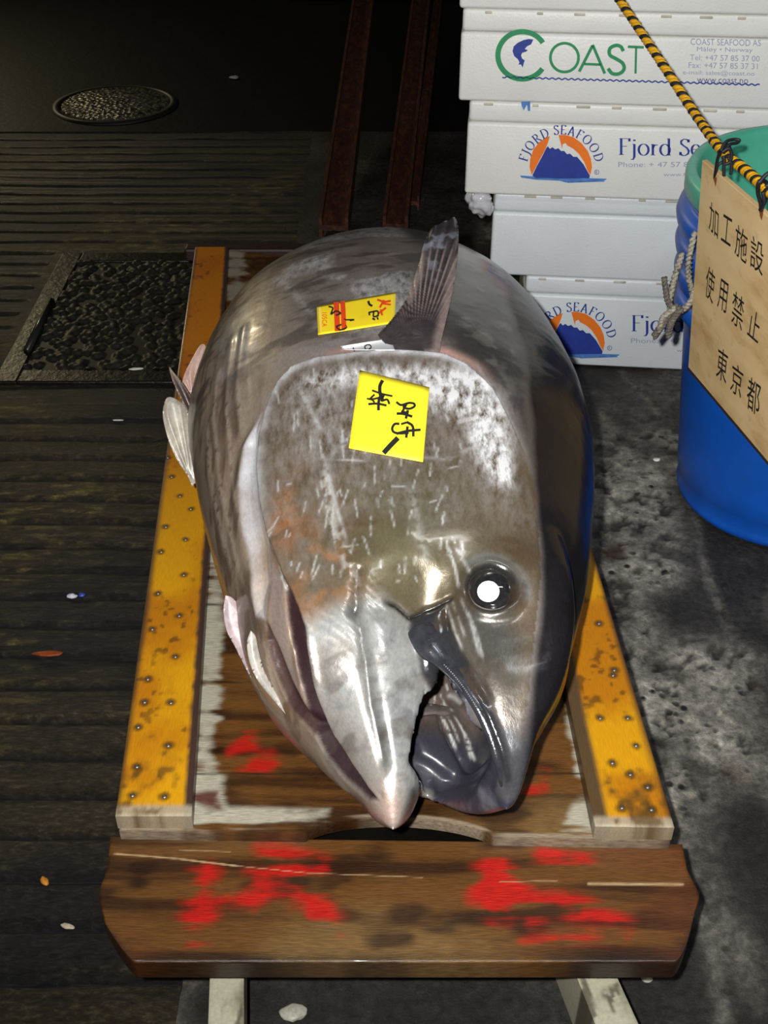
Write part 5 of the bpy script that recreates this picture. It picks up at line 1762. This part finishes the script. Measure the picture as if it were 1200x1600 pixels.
fill = from_bm('plastic_sack', bm, plain('pale_sack', (0.52, 0.55, 0.45), 0.3, var=0.2, scale=30, bump=0.3, bscale=25), None, True)
tag(fill, 'pale crumpled plastic sack stuffed in the green tub', 'sack')

# grey twine knotted round the bucket
M_twine = plain('grey_twine', (0.33, 0.30, 0.24), 0.8, var=0.45, scale=220, bump=0.6, bscale=300)
M_twine2 = plain('dirty_twine_end', (0.13, 0.115, 0.095), 0.8, var=0.5, scale=220, bump=0.6, bscale=300)
tw = thing('twine', 'frayed grey twine knotted on the ribbed side of the blue bucket', 'twine', tuple(on_y(1045, 470, 1.86)))
def rope2(name, pts, r, mat, parent, turns, strands=2, n=10, label=None):
    c_ = spline(pts, n)
    m_ = len(c_)
    for s_ in range(strands):
        Q = []
        for k, p in enumerate(c_):
            t_ = c_[min(k + 1, m_ - 1)] - c_[max(k - 1, 0)]
            t_ = t_ / (np.linalg.norm(t_) + 1e-12)
            a = np.cross(t_, [0.2, 0.3, 0.93]); a /= np.linalg.norm(a)
            b = np.cross(t_, a)
            th = 2 * math.pi * (turns * k / m_ + s_ / strands)
            Q.append(p + r * 0.55 * (math.cos(th) * a + math.sin(th) * b))
        tube(name, Q, r * 0.62, mat if not isinstance(mat, (list, tuple)) else mat[s_], parent, 8, label)
D1 = 1.80
rope2('twine_strand', [on_y(1086, 362, 1.80), on_y(1078, 395, 1.79), on_y(1076, 430, 1.79), on_y(1082, 462, 1.80)], 0.0055, M_twine, tw, 8)
rope2('twine_strand', [on_y(1066, 396, 1.86), on_y(1058, 420, 1.85), on_y(1050, 450, 1.84), on_y(1046, 475, 1.82), on_y(1052, 486, 1.80), on_y(1066, 484, 1.79), on_y(1080, 470, 1.78), on_y(1084, 455, 1.79)], 0.0055, M_twine, tw, 12)
rope2('twine_tail', [on_y(1052, 482, 1.80), on_y(1043, 470, 1.81), on_y(1040, 452, 1.82), on_y(1038, 434, 1.83)], 0.005, M_twine2, tw, 5)
rope2('twine_tail', [on_y(1060, 478, 1.79), on_y(1044, 496, 1.79), on_y(1032, 512, 1.79), on_y(1022, 526, 1.80)], 0.0065, M_twine2, tw, 5)
rope2('twine_tail', [on_y(1056, 480, 1.785), on_y(1040, 492, 1.785), on_y(1034, 500, 1.785), on_y(1030, 518, 1.79)], 0.005, M_twine, tw, 4)
rope2('twine_tail', [on_y(1064, 482, 1.78), on_y(1052, 498, 1.78), on_y(1047, 510, 1.78), on_y(1044, 526, 1.785)], 0.006, M_twine2, tw, 5)

# ================================================================== SIGN BOARD
pA, pB = on_y(1097, 250, 1.75), on_y(1075, 576, 1.745)
pC = on_y(1203, 341, 1.515)
sd = pC - pA
sd[2] = 0
SL = np.linalg.norm(sd)
SU = sd / SL                                            # along the board, towards the camera
SD = (pB - pA) / np.linalg.norm(pB - pA)                # down its edge
SN = np.cross(SD, SU)
SN /= np.linalg.norm(SN)
if SN @ (ORG - pA) < 0:
    SN = -SN
SH = np.linalg.norm(pB - pA)
def sign_pt(px, py, lift=0.0):
    return on_plane(px, py, pA + SN * lift, SN)
t = NT('old_plywood')
w1, w2 = t.noise(7, 5, 0.6, (1, 1, 3)), t.noise(40, 5, 0.6)
bc_ = t.ramp(w1, [(0.3, (0.56, 0.36, 0.15)), (0.5, (0.74, 0.53, 0.26)), (0.75, (0.82, 0.62, 0.34))])
t.set(Base_Color=t.mix(t.ramp(w2, [(0.60, 0.0), (0.78, 0.5)]), bc_, (0.30, 0.17, 0.08)), Roughness=0.45)
M_sign = t.m
sign = thing('sign_board', 'beige plywood sign with black characters hung from the striped rope in front of the bucket', 'sign', tuple(pB))
LEN = 0.42
V, F = [], []
corners = [(0, 0), (LEN, 0), (LEN, SH * 0.97), (0, SH)]
T = 0.009
pb_ = [pA + SU * a + SD * b for a, b in corners]
V = [q for q in pb_] + [q - SN * T for q in pb_]
F = [(0, 1, 2, 3), (7, 6, 5, 4)] + [(k, 4 + k, 4 + (k + 1) % 4, (k + 1) % 4) for k in range(4)]
bm = bmesh.new()
vv_ = [bm.verts.new(tuple(q)) for q in V]
for f_ in F:
    bm.faces.new([vv_[k] for k in f_])
bmesh.ops.bevel(bm, geom=list(bm.edges), offset=0.0012, segments=2, profile=0.5, affect='EDGES')
from_bm('board', bm, M_sign, sign)
bm = bmesh.new()
q0, q1 = pA + SD * SH, pA + SU * LEN + SD * SH * 0.97
for a, b in ((0, 1),):
    e = [q0 + SN * 0.0012 - SD * 0.004, q1 + SN * 0.0012 - SD * 0.004, q1 + SN * 0.0012 + SD * 0.001, q0 + SN * 0.0012 + SD * 0.001]
    e2 = [q - SN * (T + 0.0024) for q in e]
    vv_ = [bm.verts.new(tuple(q)) for q in e + e2]
    for f_ in ((0, 1, 2, 3), (7, 6, 5, 4), (0, 4, 5, 1), (1, 5, 6, 2), (2, 6, 7, 3), (3, 7, 4, 0)):
        bm.faces.new([vv_[k] for k in f_])
from_bm('bottom_edging', bm, plain('dark_edge', (0.035, 0.02, 0.012), 0.6), sign)

def glyph(ch, tl, tr, bl):
    """one character fitted to the pixel parallelogram with corners tl, tr, bl, on the sign's face"""
    Vt, Ft = text_verts(ch)
    lo, hi = Vt.min(0), Vt.max(0)
    A, B, C = [sign_pt(*p, 0.0007) for p in (tl, tr, bl)]
    Q = [A + (B - A) * ((v[0] - lo[0]) / (hi[0] - lo[0])) + (C - A) * (1 - (v[1] - lo[1]) / (hi[1] - lo[1])) for v in Vt]
    return Q, Ft
def g1(x, y):
    return (1000 + x / 4.705, 180 + y / 4.705)
def g2(x, y):
    return (1040 + x / 4.444, 500 + y / 4.444)
rows = [
    [('\u52a0', g1(512, 622), g1(580, 700), g1(504, 838)), ('\u5de5', g1(610, 722), g1(682, 770), g1(594, 918)), ('\u65bd', g1(706, 790), g1(794, 868), g1(694, 1020)), ('\u8a2d', g1(818, 876), g1(914, 950), g1(806, 1110))],
    [('\u4f7f', g1(494, 1094), g1(556, 1160), g1(474, 1325)), ('\u7528', g1(586, 1190), g1(652, 1242), g1(566, 1410)), ('\u7981', g1(686, 1280), g1(770, 1352), g1(668, 1520)), ('\u6b62', g1(812, 1412), g1(894, 1480), g1(786, 1610))],
    [('\u6771', g2(366, 178), g2(438, 232), g2(348, 392)), ('\u4eac', g2(466, 286), g2(544, 346), g2(446, 490)), ('\u90fd', g2(574, 382), g2(664, 450), g2(558, 606))],
]
for row in rows:
    VV, FF = [], []
    for gl in row:
        Q, Ft = glyph(*gl)
        n0 = len(VV)
        VV += Q
        FF += [tuple(n0 + k for k in f_) for f_ in Ft]
    obj('character_row', VV, FF, M_ink, sign, False)

# ================================================================== STRIPED ROPE
M_ryel = plain('yellow_rope_strand', (0.72, 0.36, 0.004), 0.55, var=0.15, scale=200, bump=0.3, bscale=500)
M_rblk = plain('black_rope_strand', (0.010, 0.009, 0.011), 0.6, var=0.2, scale=200, bump=0.3, bscale=500)
rp = [on_y(916, -80, 2.26), on_y(968, 0, 2.16), on_y(1040, 108, 1.99), on_y(1084, 175, 1.88), on_y(1130, 238, 1.70), on_y(1160, 262, 1.63), on_y(1192, 290, 1.545), on_y(1235, 330, 1.45), on_y(1290, 395, 1.36)]
rope = thing('rope', 'taut yellow and black striped rope crossing in front of the fish boxes', 'rope', tuple(rp[4]))
cl = spline(rp, 40)
Lr = np.concatenate([[0], np.cumsum(np.linalg.norm(np.diff(np.array(cl), axis=0), axis=1))])
R_ = 0.0072
for s_ in range(3):
    Q = []
    for k, p in enumerate(cl):
        t_ = cl[min(k + 1, len(cl) - 1)] - cl[max(k - 1, 0)]
        t_ = t_ / np.linalg.norm(t_)
        a = np.cross(t_, [0, 0, 1.0]); a /= np.linalg.norm(a)
        b = np.cross(t_, a)
        th = -2 * math.pi * (Lr[k] / 0.026 + s_ / 3)
        Q.append(p + R_ * 0.52 * (math.cos(th) * a + math.sin(th) * b))
    tube('rope_strand', Q, R_ * (0.68 if s_ == 0 else 0.60), M_rblk if s_ == 0 else M_ryel, rope, 9, 'black strand' if s_ == 0 else 'yellow strand')

M_string = plain('black_string', (0.008, 0.009, 0.014), 0.6, var=0.2)
M_stain = plain('rust_stain', (0.22, 0.07, 0.02), 0.6)
def string_tie(pts_list, r=0.0026, lab=None):
    V0 = None
    first = None
    for pts in pts_list:
        c_ = spline([on_y(a, b, y) for a, b, y in pts], 8)
        o_ = tube('string', c_, r, M_string, sign, 7)
        first = first or o_
    return first
y0, y1 = 1.668, 1.53
string_tie([[(1117, 278, y0 + .035), (1119, 262, y0 + .02), (1122, 246, y0), (1128, 232, y0 - .015), (1137, 226, y0), (1141, 236, y0 + .02), (1134, 250, y0 + .02), (1122, 258, y0 + .02), (1117, 274, y0 + .03)],
            [(1126, 236, y0 - .02), (1134, 222, y0 - .01), (1146, 218, y0), (1155, 219, y0), (1152, 223, y0), (1140, 226, y0 - .01), (1130, 238, y0 - .02)],
            [(1128, 238, y0 - .02), (1138, 232, y0 - .02), (1143, 240, y0 - .02), (1141, 252, y0 - .02), (1132, 256, y0 - .02), (1130, 244, y0 - .02)],
            [(1132, 246, y0 - .02), (1131, 258, y0 - .02), (1131, 274, y0 - .02)], [(1138, 246, y0 - .02), (1143, 258, y0 - .02), (1142, 272, y0 - .02)]])
string_tie([[(1189, 330, y1 + .02), (1188, 316, y1 + .01), (1184, 300, y1 - .01), (1186, 284, y1 - .02), (1196, 284, y1 - .01), (1200, 296, y1), (1196, 312, y1 + .01), (1190, 326, y1 + .02)],
            [(1186, 286, y1 - .02), (1196, 274, y1 - .02), (1206, 270, y1 - .02), (1208, 282, y1 - .02), (1196, 292, y1 - .02)], [(1192, 300, y1 - .02), (1194, 316, y1 - .02), (1188, 328, y1 - .01)]], 0.003)
for q in ([(1114, 277), (1120, 277), (1119.5, 284), (1118, 292), (1116, 284)], [(1186, 328), (1193, 328), (1192, 336), (1190, 345), (1187, 337)]):
    flat_print('rust_streak', [q], lambda p: sign_pt(p[0], p[1], 0.0008), M_stain, sign)

# ================================================================== SCRAPS on the ground
def scrap(name, lab, cat, px, py, size, col, seed, flat=0.35, ang=0.0, z=0.0, rough=0.5):
    q = on_z(px, py, z)
    b = bmesh.new()
    bmesh.ops.create_icosphere(b, subdivisions=3, radius=1.0)
    ca, sa_ = math.cos(ang), math.sin(ang)
    for v in b.verts:
        p = np.array(v.co)
        k = 1 + 0.6 * (fbm(p[None] * 1.0 + seed, 1.6, 3, seed)[0] - 0.5)
        x, y, zz = p[0] * size[0] * k, p[1] * size[1] * k, p[2] * min(size) * flat * k
        v.co = Vector((q[0] + x * ca - y * sa_, q[1] + x * sa_ + y * ca, z + zz + min(size) * flat * 0.6))
    o_ = from_bm(name, b, plain(name + '_surface', col, rough, var=0.3, scale=150), None, True)
    return tag(o_, lab, cat)
scrap('paper_scrap', 'white scrap of paper on the edge of the drain cover frame', 'scrap', 213, 577, (0.018, 0.005), (0.6, 0.6, 0.56), 1, 0.5, 0.1, 0.006)
scrap('paper_scrap', 'small pale scrap lying in a groove just nearer than the drain cover', 'scrap', 185, 657, (0.013, 0.003), (0.5, 0.48, 0.4), 2, 0.6)
scrap('plastic_scrap', 'white and blue bit of plastic in a groove of the ribbed paving', 'scrap', 113, 933, (0.010, 0.006), (0.55, 0.55, 0.62), 3, 0.7)
scrap('plastic_scrap', 'tiny blue bit of plastic beside the white bit in the groove', 'scrap', 128, 931, (0.006, 0.005), (0.03, 0.06, 0.4), 4, 0.7)
scrap('leaf', 'orange-red leaf-like scrap on the ribbed paving', 'leaf', 74, 1022, (0.027, 0.007), (0.24, 0.045, 0.006), 5, 0.3)
scrap('cigarette_butt', 'orange cigarette butt on the ribbed paving', 'cigarette butt', 70, 1378, (0.009, 0.005), (0.5, 0.20, 0.02), 6, 0.8, -0.8)
scrap('wood_chip', 'pale splinter on the ribbed paving near the front plank', 'wood chip', 106, 1448, (0.011, 0.004), (0.45, 0.38, 0.28), 7, 0.6, -0.3)
scrap('paper_scrap', 'small white scrap on the concrete below the fish boxes', 'scrap', 1026, 719, (0.008, 0.006), (0.75, 0.75, 0.75), 8, 0.5, 0, 0.004)
scrap('paper_scrap', 'thin pale scrap far back near the manhole cover', 'scrap', 366, 122, (0.020, 0.012), (0.3, 0.3, 0.3), 9, 0.5)
scrap('pebble', 'pale pebble on the ground between the white shafts', 'pebble', 459, 1583, (0.018, 0.012), (0.35, 0.34, 0.28), 10, 0.4)
scrap('pebble', 'light pebble on the ground just behind the splayed white shaft', 'pebble', 1010, 1530, (0.008, 0.006), (0.35, 0.34, 0.28), 11, 0.4)
